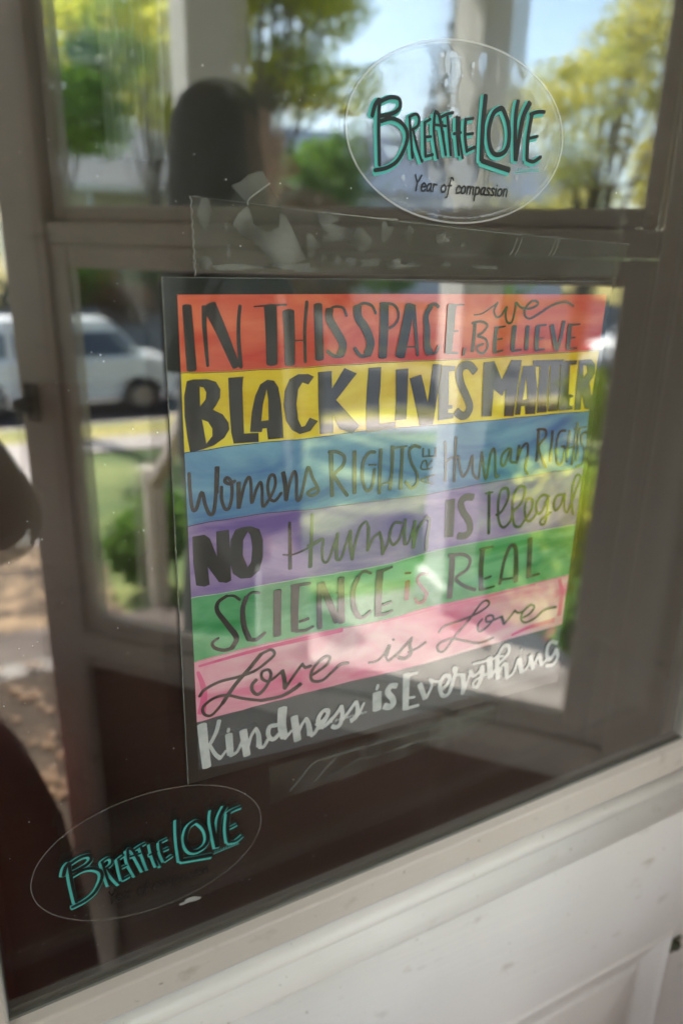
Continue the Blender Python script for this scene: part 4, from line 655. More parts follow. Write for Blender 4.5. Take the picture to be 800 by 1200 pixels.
# ================================================================== tapes
def strip(name, label, poly, group='clear tape holding the poster'):
    t = thing(name, label, 'tape', (0, 0, 0), 0, group); b = MB(); poly_fill(b, [[c for p in poly for c in p]], -.0002)
    b.build('film', M['tape'], t); return t
zz = []
for i in range(17): zz.append((8.6 + .05 * i + (0.9 if i % 2 else 0) - .5, 43.5 - 35.0 * i / 16))
tp = strip('tape_strip', 'long clear tape strip across the top edge of the poster with toothed left end', [(278, 10.4), (284, 30)] + zz + [(12, 10.4)])
def band(t, pts, w, m, y=-.0003, nm='edge'):
    b = MB(); ribbon(b, pts, w, w, y); return b.build(nm, m, t)
band(tp, [9, 43.6, 100, 38, 200, 33, 284, 30], .12, M['tape_edge'], nm='tape_edge'); 
zb = MB()
for i in range(16): ribbon(zb, [zz[i][0], zz[i][1], zz[i + 1][0], zz[i + 1][1]], .35, .35, -.0003 - i * .00001)
zb.build('toothed_end', M['tape_edge'], tp)
b = MB(); q = 0
for cx, cv, rx, rv in ((14.5, 34.5, 3.0, 5.5), (13.5, 15.5, 4.5, 3.2), (25, 31, 1.2, 1.6), (26, 20, .8, 2.6), (33, 12.6, 16, 1.7), (60, 13.0, 12, 2.0),
    (85, 30, 12, 4.4), (76, 36, 5, 3), (97, 27, 6, 4), (76, 18, 1.3, 2.2), (84, 17, 1.6, 2), (92, 16.6, 2.6, 1.8), (103, 16.0, 7, 1.7), (117, 15.4, 6, 2.2), (128, 15, 4, 1.5), (112, 32, 3.6, 4.2), (125, 31, 3, 3.2), (146, 29, 3.4, 3), (160, 27, 2.4, 1.6), (150, 16, 3, 1.2), (176, 15, 9, 1.3), (70, 24, 3.0, 4.5)):
    blob(b, cx, cv, rx, rv, -.00032 - q * .000012, q + 11, 20, .5); q += 1
b.build('adhesive_patches', M['tape_wet'], tp)['kind'] = 'stuff'
b = MB(); q = 0
for x in (193, 196.5, 221, 224): ribbon(b, [x, 22, x + 2, 25, x + 4, 31], .4, .25, -.00033 - q * .00001); q += 1
ribbon(b, [75, 39.6, 100, 38.2, 118, 37.8], .3, .5, -.00034); ribbon(b, [120, 37, 200, 32.5], .15, .15, -.00035)
b.build('crease', M['tape_edge'], tp)
tq = strip('tape_scrap', 'short slanting scrap of clear tape above the top left part of the poster', [(27.5, 49.5), (43.5, 56), (44.5, 54), (52, 43), (67, 16), (52, 12), (34, 36), (30, 40)], 'clear tape holding the poster')
b = MB(); poly_fill(b, [[28, 49, 33, 51, 36, 54.5, 43.5, 56.5, 47, 50, 36, 41.5]], -.00040); poly_fill(b, [[31, 37, 36, 41, 39, 32, 45, 29, 52, 32, 52, 39, 56, 36, 66, 17, 60, 15.5, 57, 12, 50, 13, 47, 17, 40, 24, 33, 27, 28, 32]], -.00043); b.build('adhesive_patches', M['tape_wet'], tq)['kind'] = 'stuff'
band(tq, [36.0, 41, 37, 44, 47, 51], .5, M['tape_edge'], -.00046, 'tape_edge')
tr = strip('tape_strip', 'clear wrinkled tape strip below the bottom edge of the poster', [(44.5, -283.5), (220, -284), (220, -297), (219, -300), (130, -307), (45, -311)])
b = MB()
ribbon(b, [80, -305, 96, -301, 108, -297, 120, -298, 135, -297.5, 155, -297, 175, -298], .8, 1.6, -.0003); ribbon(b, [58, -306, 66, -298, 74, -290, 80, -288], 2.2, 1.0, -.00032); ribbon(b, [76, -304, 84, -296, 90, -291], 1.5, 1, -.00034)
ribbon(b, [175, -298, 183, -293, 192, -296, 204, -294, 216, -297], .4, .6, -.00036); ribbon(b, [44.6, -286, 45, -311, 130, -307, 219, -300, 220, -285], .25, .3, -.00038)
ribbon(b, [80, -288.5, 150, -288, 215, -286.5], 1.6, 2.2, -.00040)
b.build('crease', M['tape_wet'], tr)
# dust and specks on the glass
b = MB(); rr = random.Random(11)
for i in range(230):
    x = rr.uniform(-116, 90) if i < 170 else rr.uniform(-116, 424); z = rr.uniform(-390, 100)
    if -12 < x < 282 and -288 < z < 12: continue
    s_ = rr.choice((.12, .16, .2, .3)) ; blob(b, x, z, s_, s_ * rr.uniform(.7, 1.5), -.0014, i, 6, .2)
o = b.build('dust_specks', M['white_cloth']); tag(o, 'fine pale dust specks scattered on the door glass', 'dust', kind='stuff')

# ================================================================== the yard and street in front of the porch
def gz(d, x=0.0):
    """ground height at distance d in front of the door wall"""
    pts = ((0, -.9), (2.4, -.95), (8, -1.05), (12.5, -1.38), (13.4, -1.45), (21.4, -1.45), (23, -1.2), (32, .4), (60, 2.5), (140, 5), (900, 5))
    for (a, za), (b2, zb_) in zip(pts, pts[1:]):
        if d <= b2: return za + (zb_ - za) * (d - a) / (b2 - a)
    return pts[-1][1]
def sheet(name, m, x0, x1, ds, lift, nx=40, rough=0.0):
    xs = [x0 + (x1 - x0) * i / nx for i in range(nx + 1)]
    vs = [(x, -d, gz(d) + lift + (rough * noise.noise(Vector((x * .6, d * .6, 2))) if rough else 0)) for d in ds for x in xs]
    k = nx + 1; fs = [(j * k + i, (j + 1) * k + i, (j + 1) * k + i + 1, j * k + i + 1) for j in range(len(ds) - 1) for i in range(nx)]
    b = MB(); b.add(vs, fs); return tag(b.build(name, m), kind='structure')
sheet('lawn', M['grass'], -40, 60, [2.2 + .5 * i for i in range(17)], 0, rough=.03)
sheet('ground', M['grass'], -600, 600, [-400, -60, 0, 3, 5, 8, 10, 12, 12.9], -.08)
sheet('sidewalk', M['path'], -40, 60, [10.2, 10.8, 11.4], .02)
sheet('verge', M['verge'], -40, 60, [11.42, 12.0, 12.9], .012)
b = MB(); b.box(-40, 60, -13.1, -12.91, -1.7, -1.40); tag(b.build('kerb', M['path']), kind='structure')
b = MB(); b.box(-600, 600, -21.2, -13.0, -1.75, -1.58); tag(b.build('street', M['asphalt']), kind='structure')
b = MB(); b.box(-40, 60, -21.4, -21.2, -1.7, -1.42); tag(b.build('kerb', M['path']), kind='structure')
sheet('far_lawn', M['verge'], -60, 80, [21.4, 22, 24, 27, 32, 40], .01)
sheet('hillside', M['grass'], -900, 900, [21.3, 30, 45, 60, 90, 140, 400, 900], -.03)
b = MB(); vs = []
for i in range(21):
    d = 4.5 + i * .285; x = -.05 + .01 * i; vs += [(x - .75, -d, gz(d) + .045), (x + .65, -d, gz(d) + .045)]
b.add(vs, [(2 * i, 2 * i + 1, 2 * i + 3, 2 * i + 2) for i in range(20)]); tag(b.build('front_path', M['path']), kind='structure')

b = MB(); vs = []
for i in range(9):
    d = 4.34 + i * .24; vs += [(-.85 + .05 * noise.noise((d * 3, 0, 0)), -d, gz(d) + .055), (.66 + .1 * noise.noise((d * 3, 5, 0)), -d, gz(d) + .055)]
b.add(vs, [(2 * i, 2 * i + 1, 2 * i + 3, 2 * i + 2) for i in range(8)]); tag(b.build('leaf_litter', M['litter']), 'brown leaf litter drifted over the path at the foot of the steps', 'leaf litter', kind='stuff')

import numpy as np
def leafcloud(name, m, blobs, n, size, seed, parent, hollow=.45, droop=.5):
    """n leaf-sized quads spread in the outer shells of the blobs (cx, cy, cz, rx, ry, rz)"""
    rg = np.random.default_rng(seed); vol = np.array([q[3] * q[4] * q[5] for q in blobs]); pr_ = vol ** .8; pr_ = pr_ / pr_.sum()
    idx = rg.choice(len(blobs), n, p=pr_); B2 = np.array(blobs)[idx]
    v = rg.normal(size=(n, 3)); v /= np.linalg.norm(v, axis=1)[:, None]; r = hollow + (1 - hollow) * rg.random(n) ** .6
    r *= 1 + .18 * np.sin(v[:, 0] * 7 + idx) * np.cos(v[:, 2] * 6 + idx * 2)
    c = B2[:, :3] + v * r[:, None] * B2[:, 3:]
    nrm = rg.normal(size=(n, 3)) + v * .6; nrm /= np.linalg.norm(nrm, axis=1)[:, None]
    a = np.cross(nrm, rg.normal(size=(n, 3))); a /= np.linalg.norm(a, axis=1)[:, None]; bb = np.cross(nrm, a)
    s_ = size * (.6 + .8 * rg.random(n)); a *= s_[:, None]; bb *= (s_ * .6)[:, None]
    V = np.empty((n, 4, 3)); V[:, 0] = c - a; V[:, 1] = c - bb * .9; V[:, 2] = c + a; V[:, 3] = c + bb * .9
    me = bpy.data.meshes.new(name); me.vertices.add(4 * n); me.vertices.foreach_set('co', V.reshape(-1)); me.loops.add(4 * n); me.loops.foreach_set('vertex_index', np.arange(4 * n, dtype=np.int32))
    me.polygons.add(n); me.polygons.foreach_set('loop_start', np.arange(n, dtype=np.int32) * 4); me.update(calc_edges=True); me.materials.append(m)
    o = bpy.data.objects.new(name, me); COL.objects.link(o); o.parent = parent; return o
def tree(name, label, x, d, h, rad, m, n=5000, size=.11, seed=1, base=.35, cat='tree', trunk=.16, group=None, squash=1.0, nb=11):
    z0 = gz(d) - .05; t = thing(name, label, cat, (x, -d, z0), 0, group); rr = random.Random(seed)
    b = MB(); b.cyl((0, 0, 0), (.1 * rad * rr.uniform(-1, 1), 0, h * .55), trunk, trunk * .6, 10); b.build('trunk', M['bark'], t, smooth=True)
    blobs = []; limbs = MB()
    for i in range(nb):
        a = rr.uniform(0, 6.28); q = rad * rr.uniform(.2, .75); zz_ = h * (base + (1 - base) * rr.uniform(.12, .85)); s_ = rad * rr.uniform(.28, .52) * (11 / nb) ** .45
        shr = 1 - .55 * max(0, (zz_ / h - base) / (1 - base) - .4)
        cx, cy = q * math.cos(a) * shr, q * math.sin(a) * shr
        blobs.append((cx, cy, zz_, s_, s_, s_ * .75 * squash)); limbs.cyl((0, 0, h * rr.uniform(.25, .5)), (cx, cy, zz_), trunk * .35, trunk * .08, 6)
    limbs.build('limbs', M['bark'], t); leafcloud('crown', m, blobs, n, size, seed, t)
    return t
def shrub(name, label, x, d, h, rad, m, n=1500, size=.05, seed=1, zb=0.0, group=None, cat='shrub', flowers=None, y_=None):
    z0 = gz(d) + zb; t = thing(name, label, cat, (x, -d, z0), 0, group); rr = random.Random(seed)
    b = MB(); b.cyl((0, 0, -.05), (0, 0, h * .5), .04, .02, 8); b.build('stem', M['bark'], t)
    blobs = [(rr.uniform(-.5, .5) * rad, rr.uniform(-.5, .5) * rad, h * rr.uniform(.3, .72), rad * .55, rad * .55, h * .33) for _ in range(7)]
    leafcloud('foliage', m, blobs, n, size, seed, t, .3)
    if flowers: leafcloud('flowers', flowers, blobs, n // 12, size * .9, seed + 5, t, .9)['kind'] = 'stuff'
    return t
TG = 'trees along the street and across it'
tree('yard_tree', 'yellow green tree with a broad crown standing on the lawn before the street', 4.6, 12.3, 9.6, 2.5, M['leaf_yellow'], 13000, .08, 2, .50, group=TG, nb=26)
tree('yard_tree', 'olive and gold tree on the right side of the lawn', 11.9, 12.4, 8.4, 2.3, M['leaf_olive'], 6500, .07, 3, .36, group=TG, nb=24)
tree('yard_tree', 'loose golden tree at the far right end of the lawn', 15.4, 12.0, 9.0, 2.7, M['leaf_olive'], 8000, .08, 4, .34, group=TG, nb=26)
tree('yard_tree', 'tall golden tree far across the street on the right', 31, 25.0, 10.5, 4.2, M['leaf_olive'], 6500, .16, 6, .25, group=TG)
tree('yard_tree', 'slender green tree beside the front path before the street', 1.05, 12.4, 8.6, 1.7, M['leaf_green'], 6000, .09, 7, .46, group=TG)
tree('yard_tree', 'green tree with yellow tips across the street beside the grey roofed house', 5.4, 23.5, 13.0, 3.6, M['leaf_yellow'], 11000, .14, 8, .35, group=TG)
tree('yard_tree', 'russet brown small tree on the lawn under the broad yellow green tree', 4.5, 10.2, 4.2, 1.15, M['leaf_rust'], 4200, .07, 9, .22, group=TG)
tree('yard_tree', 'dark green tree across the street behind the fence', 12.2, 25.0, 6.8, 3.0, M['leaf_green'], 5200, .15, 10, .18, group=TG)
tree('yard_tree', 'green tree left of the porch across the street', -4.0, 24.0, 8.0, 3.4, M['leaf_green'], 4500, .18, 12, .25, group=TG)
# spruce
sp = thing('spruce_tree', 'tall blue green spruce with a narrow tip behind the street trees', 'tree', (19.9, -30, gz(30)), 0, TG)
MB().cyl((0, 0, 0), (0, 0, 12.3), .25, .05, 10).build('trunk', M['bark'], sp)
leafcloud('crown', M['leaf_spruce'], [(0, 0, 1.6 + i * .95, 2.3 * (1 - i / 12.5), 2.3 * (1 - i / 12.5), .62) for i in range(12)], 6500, .17, 31, sp, .2)
SG = 'shrubs round the porch'
for k, (x, d, h, rd, mk, fl, l) in enumerate([(1.55, 4.6, .95, .5, 'leaf_green', None, 'green shrub at the foot of the porch beside the stair rail'),
    (.95, 5.0, .75, .34, 'leaf_green', None, 'smaller green shrub behind the newel post'), (2.9, 3.4, 1.2, .5, 'leaf_green', None, 'green shrub against the porch edge'),
    (3.5, 2.9, 1.35, .6, 'leaf_yellow', None, 'yellow green shrub just off the porch corner'), (4.6, 3.6, 1.5, .8, 'leaf_olive', None, 'gold shrub near the far corner of the porch'),
    (2.75, 2.2, .95, .38, 'leaf_green', 'leaf_red', 'shrub with red leaves beside the right end of the porch'), (7.4, 6.6, 1.3, .9, 'leaf_yellow', None, 'yellow shrub out on the right of the lawn'), (6.4, 7.4, .8, .8, 'leaf_rust', 'flower', 'low rusty shrub on the lawn'),
    (4.9, 23.0, 3.1, 1.3, 'leaf_green', 'flower', 'flowering shrub in front of the grey roofed house'), (3.0, 23.0, 2.7, 1.2, 'leaf_green', 'flower', 'flowering shrub at the left of the grey roofed house'),
    (9.3, 13.0 - .4, 3.3, 1.1, 'leaf_green', None, 'tall green bush on the verge behind the yellow green tree'), (1.5, 22.6, 2.2, 1.3, 'leaf_dark', None, 'dark bush behind the parked car'), (-.5, 22.6, 2.0, 1.3, 'leaf_dark', None, 'dark bush behind the tail of the parked car'),
    (3.9, 22.4, 1.9, 1.2, 'leaf_rust', None, 'brown bush behind the bonnet of the parked car')]):
    shrub('shrub', l, x, d, h, rd, M[mk], 2200 if d < 8 else 2600, .05 if d < 8 else .09, 50 + k, group=SG if d < 8 else 'bushes across the street', flowers=M[fl] if fl else None)
# fence across the street
fn = thing('picket_fence', 'low grey board fence along the far side of the street', 'fence', (0, -21.8, gz(21.8)))
for i in range(19): MB().box(-9 + i * 2, -8.88 + i * 2, -.05, .05, -.1, 1.35).build('post', M['roof_grey'], fn)
for z in (.25, 1.05): MB().box(-9, 27, .051, .09, z, z + .09).build('rail', M['roof_grey'], fn)
pk = None
for i in range(170):
    if pk is None: pk = MB().box(-.085, .085, .0905, .115, .02, 1.28).build('picket', M['roof_grey'], fn)
    o = pk if i == 0 else pk.copy()
    if i: COL.objects.link(o); o.parent = fn
    o.location = (-8.9 + i * .208, 0, random.uniform(-.02, .02))
# houses
def house(label, x0, x1, d0, d1, z0, zw, zr, wall, roof, wins, group='houses across the street'):
    t = thing('house', label, 'house', ((x0 + x1) / 2, -d0, z0), 0, group); hw_ = (x1 - x0) / 2; dd = d1 - d0
    MB().box(-hw_, hw_, -dd, 0, -1.5, zw).build('wall', wall, t)
    b = MB(); b.prism([(.4, zw - .05), (.4, zw + .07), (-dd / 2, zr + .1), (-dd - .4, zw + .07), (-dd - .4, zw - .05), (-dd / 2, zr - .05)], 'x', -hw_ - .4, hw_ + .4); b.build('roof', roof, t)
    b = MB(); b.prism([(.0, zw - .04), (-dd / 2, zr - .06), (-dd, zw - .04)], 'x', -hw_, hw_); b.build('gable', wall, t)
    for (x, z, w_, h_) in wins:
        f = MB().box(x - w_ / 2 - .08, x + w_ / 2 + .08, .002, .05, z - .08, z + h_ + .08).build('window', M['house_white'], t)
        MB().box(x - w_ / 2, x + w_ / 2, .0502, .06, z, z + h_).build('pane', M['car_glass'], f)
    dr = MB().box(-.5, .5, .002, .06, -1.3, 1.9).build('door', M['bark'], t)
    MB().cyl((.38, .06, .5), (.38, .1, .5), .03).build('handle', M['brass'], dr)
    return t
hl = house('white clapboard house with a grey roof and front porch across the street', 1.5, 8.2, 27, 34, .2, 3.1, 5.6, M['house_white'], M['roof_grey'], [(-2.3, .9, .9, 1.3), (1.7, .9, .9, 1.3)])
b = MB(); b.box(-3.6, 3.6, .4, 2.4, 2.9, 3.05); b.build('porch_beam', M['house_white'], hl)
for x in (-3.4, -1.2, 1.2, 3.4): MB().box(x - .08, x + .08, 2.1, 2.3, -.4, 2.9).build('porch_post', M['house_white'], hl)
b = MB(); b.box(-3.6, 3.6, 2.2, 2.3, .6, .75); b.build('porch_rail', M['house_white'], hl)
house('pale violet house with a blue grey roof seen to the right across the street', 12.8, 25.6, 28, 34, .6, 3.2, 5.6, M['house_violet'], M['roof_blue'], [(-4.2, .6, 1.0, 1.2), (-1.8, .6, 1.0, 1.2), (2.2, .6, 1.0, 1.2), (4.6, .6, 1.0, 1.2)])
# cars
def car(label, x, d, L, zroof, kind, paint, flip=1):
    t = thing('parked_car', label, 'car', (x, -d, -1.58), 0 if flip > 0 else math.pi, 'cars parked along the street'); W2 = .90
    h = zroof
    if kind == 'wagon': side = [(-L / 2, .42), (-L / 2 - .03, .75), (-L / 2 + .04, 1.08), (L * .36, 1.10), (L * .46, 1.03), (L * .49, .92), (L / 2, .62), (L / 2 - .02, .40)]
    else: side = [(-L / 2, .42), (-L / 2, .80), (-L / 2 + .12, .98), (-L * .26, 1.0), (L * .20, .98), (L * .44, .84), (L / 2 - .02, .66), (L / 2, .40)]
    for s_ in (-1, 1): pass
    # wheel arches cut out of the lower edge
    def arch(cx, r=.40): return [(cx + r * math.cos(R(a)), .36 + r * math.sin(R(a))) for a in range(0, 181, 20)]
    wx = (L * .33, -L * .29)
    low = [(L / 2 - .02, .26)] + arch(wx[0]) + arch(wx[1]) + [(-L / 2, .26)]
    poly = side + low
    b = MB(); n = len(poly)
    tri = tessellate_polygon([[Vector((p[0], p[1], 0)) for p in poly]])
    vs = []
    for y, inset in ((-W2, .05), (-W2 + .06, 0), (W2 - .06, 0), (W2, .05)):
        cz = .7
        for p in poly: vs.append((p[0] * (1 - inset * .12), y, cz + (p[1] - cz) * (1 - inset)))
    fs = [(k * n + i, k * n + (i + 1) % n, (k + 1) * n + (i + 1) % n, (k + 1) * n + i) for k in range(3) for i in range(n)]
    fs += [tuple(q) for q in tri] + [tuple(q_ + 3 * n for q_ in q)[::-1] for q in tri]
    b.add(vs, fs); body = b.build('body', paint, t, .02)
    if kind == 'wagon': cab = [(-L / 2 + .06, 1.07), (-L / 2 + .22, h - .03), (-L * .2, h), (L * .22, h - .03), (L * .36, 1.08)]
    else: cab = [(-L * .36, .99), (-L * .20, h - .03), (-L * .02, h), (L * .06, h - .03), (L * .22, .97)]
    m_ = len(cab); vs = []
    for s_ in (-1, 1):
        for px_, pz in cab: vs.append((px_, s_ * (W2 - .04 - .22 * (pz - 1.0) / (h - 1.0)), pz))
    b = MB(); b.add(vs, [(i, i + 1, m_ + i + 1, m_ + i) for i in range(m_ - 1)] + [tuple(range(m_))[::-1], tuple(range(m_, 2 * m_))]); cb = b.build('cabin', paint, t, .03)
    # glass: windscreen, rear window, side windows
    def lerp(a, c, k): return (a[0] + (c[0] - a[0]) * k, a[1] + (c[1] - a[1]) * k)
    def cpt(px_, pz, s_, o_): return (px_, s_ * (W2 - .04 - .22 * (pz - 1.0) / (h - 1.0) + o_), pz)
    for a, c, nm in ((cab[-1], cab[-2], 'windscreen'), (cab[0], cab[1], 'rear_window')):
        lo_, hi_ = lerp(a, c, .10), lerp(a, c, .92); dx = .02 if nm == 'windscreen' else -.02
        b = MB(); b.add([(lo_[0] + dx, -W2 + .16, lo_[1] + .01), (lo_[0] + dx, W2 - .16, lo_[1] + .01), (hi_[0] + dx, W2 - .34, hi_[1] + .01), (hi_[0] + dx, -W2 + .34, hi_[1] + .01)], [(0, 1, 2, 3)]); b.build(nm, M['car_glass'], t)
    zb_, zt = 1.14, h - (.22 if kind == 'wagon' else .12)
    xs = [(cab[0][0] + .25, -L * .20), (-L * .17, L * .02), (L * .05, cab[-1][0] - .16)] if kind == 'wagon' else [(-L * .27, -L * .03), (0, cab[-1][0] - .12)]
    for s_ in (-1, 1):
        for i, (xa, xb) in enumerate(xs):
            xt = xb - .36 if i == len(xs) - 1 else xb; xat = xa + (.06 if i == 0 else 0)
            b = MB(); b.add([cpt(xa, zb_ - (.05 if kind != 'wagon' else 0), s_, .012), cpt(xb, zb_ - (.05 if kind != 'wagon' else 0), s_, .012), cpt(xt, zt, s_, .012), cpt(xat, zt, s_, .012)], [(0, 1, 2, 3)]); b.build('side_window', M['car_glass'], t)
        for cx in wx:
            wo = MB().cyl((cx, s_ * (W2 - .22), .34), (cx, s_ * (W2 - .01), .34), .335, n=24).build('wheel', M['tyre'], t, .03)
            MB().cyl((cx, s_ * (W2 - .02), .34), (cx, s_ * (W2 + .005), .34), .215, .19, 16).build('rim', M['rim_metal'], wo)
        MB().box(L / 2 - .10, L / 2 - .005, s_ * .62 - .16, s_ * .62 + .16, .66, .80).build('headlight', M['lamp'], t)
        MB().box(-L / 2 - .035, -L / 2 + .06, s_ * .72 - .1, s_ * .72 + .1, .70, .95).build('tail_light', M['red_lamp'], t)
    MB().box(L / 2 - .06, L / 2 + .07, -.86, .86, .36, .54).build('bumper', M['roof_grey'], t, .03); MB().box(-L / 2 - .09, -L / 2 + .05, -.86, .86, .36, .54).build('bumper', M['roof_grey'], t, .03)
    return t
car('white high sided estate car parked straight across from the front steps', 1.36, 15.3, 4.5, 1.80, 'wagon', M['car_white'])
car('white saloon car parked further along the street to the right', 18.2, 15.6, 4.5, 1.42, 'saloon', M['car_white'])
mt_ = MB().box(-.72, .20, -2.30, -1.22, .0005, .012).build('darkening_mat', M['mat'], bevel=.003); tag(mt_, 'dark coir mat added to darken the porch floor by the top of the steps', 'mat')  # mat added to darken the sunlit porch floor
# fallen leaves on the porch
lm = None
for i in range(190):
    x, y = (random.uniform(-.7, .22), random.uniform(-2.38, -1.15)) if i < 150 else (random.uniform(-1.5, 1.9), random.uniform(-2.38, -.9))
    if lm is None:
        b = MB(); b.add([(.045, 0, .002), (.02, .02, .010), (0, .04, .004), (-.025, .018, .012), (-.05, 0, .002), (-.022, -.02, .01), (0, -.035, .003), (.022, -.018, .012), (0, 0, .004)], [(i_, (i_ + 1) % 8, 8) for i_ in range(8)])
        lm = b.build('fallen_leaf', M['dry_leaf'])
    o = lm if i == 0 else lm.copy()
    if i: COL.objects.link(o)
    o.scale = [random.uniform(.4, .8)] * 3; o.location = (x, y, (.0125 if -.74 < x < .22 and y < -1.2 else .001) + i * .00005); o.rotation_euler = (0, 0, random.uniform(0, 6)); tag(o, 'dry curled leaf fallen on the porch by the front steps', 'leaf', 'fallen leaves on the porch')

# ================================================================== people
def skin_body(name, verts, edges, m, parent, root=0, sub=2):
    me = bpy.data.meshes.new(name); me.from_pydata([v[:3] for v in verts], edges, []); me.materials.append(m); o = bpy.data.objects.new(name, me); COL.objects.link(o); o.parent = parent
    o.modifiers.new('skin', 'SKIN').use_smooth_shade = True
    sv = me.skin_vertices[0].data
    for i, v in enumerate(verts): sv[i].radius = (v[3], v[4] if len(v) > 4 else v[3]); sv[i].use_root = (i == root)
    ss = o.modifiers.new('sub', 'SUBSURF'); ss.levels = ss.render_levels = sub
    return o
def chain(V, E_, start, pts):
    p = start
    for q in pts: V.append(q); E_.append((p, len(V) - 1)); p = len(V) - 1
    return p
# photographer: stands left of the open storm door, arms out to the right holding the camera
pg = thing('person', 'photographer in a brown jumper and full maroon skirt holding a camera up to the door', 'person', (0, 0, 0))
bx, by = -.36, -.60
V = [(bx, by, .95, .15, .11)]; E_ = []
chest = chain(V, E_, 0, [(bx, by, 1.10, .135, .10), (bx, by + .005, 1.26, .155, .11), (bx, by, 1.40, .15, .09)])
neck = chain(V, E_, chest, [(bx, by + .01, 1.49, .055), (bx + .01, by + .03, 1.555, .06), (bx + .015, by + .045, 1.60, .078, .09), (bx + .015, by + .04, 1.675, .08, .092), (bx + .015, by + .03, 1.735, .05)])
def hand(V, E_, wrist, d, n_, up_):
    d = Vector(d).normalized(); n_ = Vector(n_).normalized(); u = Vector(up_).normalized(); w_ = Vector(V[wrist][:3])
    pm = w_ + d * .045; V.append((*pm, .024, .014)); E_.append((wrist, len(V) - 1)); palm = len(V) - 1
    for k in range(4):
        s_ = (k - 1.5) * .019; L = (.070, .080, .075, .058)[k]; b0 = pm + u * s_ + d * .035
        chain(V, E_, palm, [(*b0, .009), (*(b0 + d * L * .45 + n_ * .010), .0082), (*(b0 + d * L * .7 + n_ * .030), .0075), (*(b0 + d * L * .75 + n_ * .048), .0068)])
    tb_ = pm + u * -.030 - d * .01
    chain(V, E_, palm, [(*tb_, .010), (*(tb_ + n_ * .03 + d * .025), .009), (*(tb_ + n_ * .045 + d * .045), .008)])
for s_, pts in ((1, [(bx + .17, by + .0, 1.39, .058), (bx + .20, by + .04, 1.26, .046), (-.066, -.520, 1.20, .042), (-.130, -.470, 1.36, .034), (-.128, -.440, 1.45, .026)]),
               (-1, [(bx - .17, by + .0, 1.39, .058), (bx - .19, by + .10, 1.16, .048), (-.40, -.430, 1.20, .040), (-.29, -.43, 1.36, .032), (-.215, -.43, 1.45, .026)])):
    e_ = chain(V, E_, chest, pts)
    if s_ > 0: hand(V, E_, e_, (-.05, .20, .95), (-.6, .5, .1), (-.2, .9, .3))
    else: hand(V, E_, e_, (.75, .12, .55), (.0, .35, .9), (0, .9, -.3))
for s_ in (1, -1):
    chain(V, E_, 0, [(bx + s_ * .10, by - .01, .86, .095, .10), (bx + s_ * .13 + (.05 if s_ > 0 else 0), by + .02, .50, .062), (bx + s_ * .12 + (.05 if s_ > 0 else 0), by - .02, .12, .042), (bx + s_ * .12 + (.05 if s_ > 0 else 0), by + .0, .045, .045, .035), (bx + s_ * .13 + (.05 if s_ > 0 else 0), by + .16, .03, .04, .025)])
skin_body('body', V, E_, M['skin'], pg)
V = [(bx, by, .93, .185, .145)]; E_ = []
c_ = chain(V, E_, 0, [(bx, by, 1.10, .165, .13), (bx, by + .005, 1.26, .175, .13), (bx, by, 1.41, .16, .10)]); chain(V, E_, c_, [(bx, by + .01, 1.465, .072)])
chain(V, E_, c_, [(bx + .18, by, 1.39, .075), (bx + .20, by + .04, 1.26, .062), (-.066, -.520, 1.20, .056), (-.132, -.475, 1.35, .044)]); chain(V, E_, c_, [(bx - .18, by, 1.39, .075), (bx - .19, by + .10, 1.16, .064), (-.40, -.43, 1.20, .055), (-.30, -.43, 1.345, .044)])
skin_body('jumper', V, E_, M['sleeve'], pg)
V = [(bx, by, .97, .165, .13)]; E_ = []
for s_ in (1, -1):
    k_ = .05 if s_ > 0 else 0
    chain(V, E_, 0, [(bx + s_ * .10 + k_ * .5, by - .01, .84, .115, .12), (bx + s_ * .13 + k_, by + .02, .50, .085), (bx + s_ * .12 + k_, by - .02, .10, .07)])
skin_body('trousers', V, E_, M['trousers'], pg)
b = MB(); n_ = 40; prof = [(1.06, .150), (1.0, .185), (.92, .225), (.84, .262), (.76, .285), (.62, .300), (.46, .305)]
vs = [(bx + .02 + (r + .012 * math.sin(9 * 2 * math.pi * i / n_) * (1.06 - z) * 1.6) * math.cos(2 * math.pi * i / n_), by + .03 + (r * .86 + .012 * math.sin(9 * 2 * math.pi * i / n_) * (1.06 - z) * 1.6) * math.sin(2 * math.pi * i / n_), z) for z, r in prof for i in range(n_)]
b.add(vs, [(k * n_ + i, k * n_ + (i + 1) % n_, (k + 1) * n_ + (i + 1) % n_, (k + 1) * n_ + i) for k in range(len(prof) - 1) for i in range(n_)]); b.build('skirt', M['shirt'], pg, smooth=True)
hx, hy, hz = bx + .015, by + .04, 1.675
b = MB(); b.lathe((hx, hy - .02, hz), [(.085, -.10), (.104, -.02), (.100, .06), (.07, .105), (.005, .12)], 20); hr = b.build('hair', M['hair'], pg, smooth=True)
for v in hr.data.vertices:
    if v.co.y > hy + .055: v.co.y = hy + .055 - (v.co.y - hy - .055) * .3
for s_ in (-1, 1):
    b = MB(); b.lathe((hx + s_ * .032, hy + .088, hz - .02), [(.001, -.007), (.008, -.004), (.010, 0), (.008, .004), (.001, .007)], 10); b.build('eye', M['black_metal'], pg, smooth=True)
    b = MB(); b.lathe((hx + s_ * .088, hy - .005, hz - .03), [(.001, -.030), (.010, -.015), (.014, .012), (.001, .03)], 8); b.build('ear', M['skin'], pg, smooth=True)
b = MB(); b.add([(hx - .014, hy + .086, hz - .055), (hx + .014, hy + .086, hz - .055), (hx, hy + .118, hz - .050), (hx, hy + .090, hz - .010), (hx, hy + .088, hz - .062)], [(0, 2, 3), (2, 1, 3), (0, 4, 2), (4, 1, 2)]); b.build('nose', M['skin'], pg)
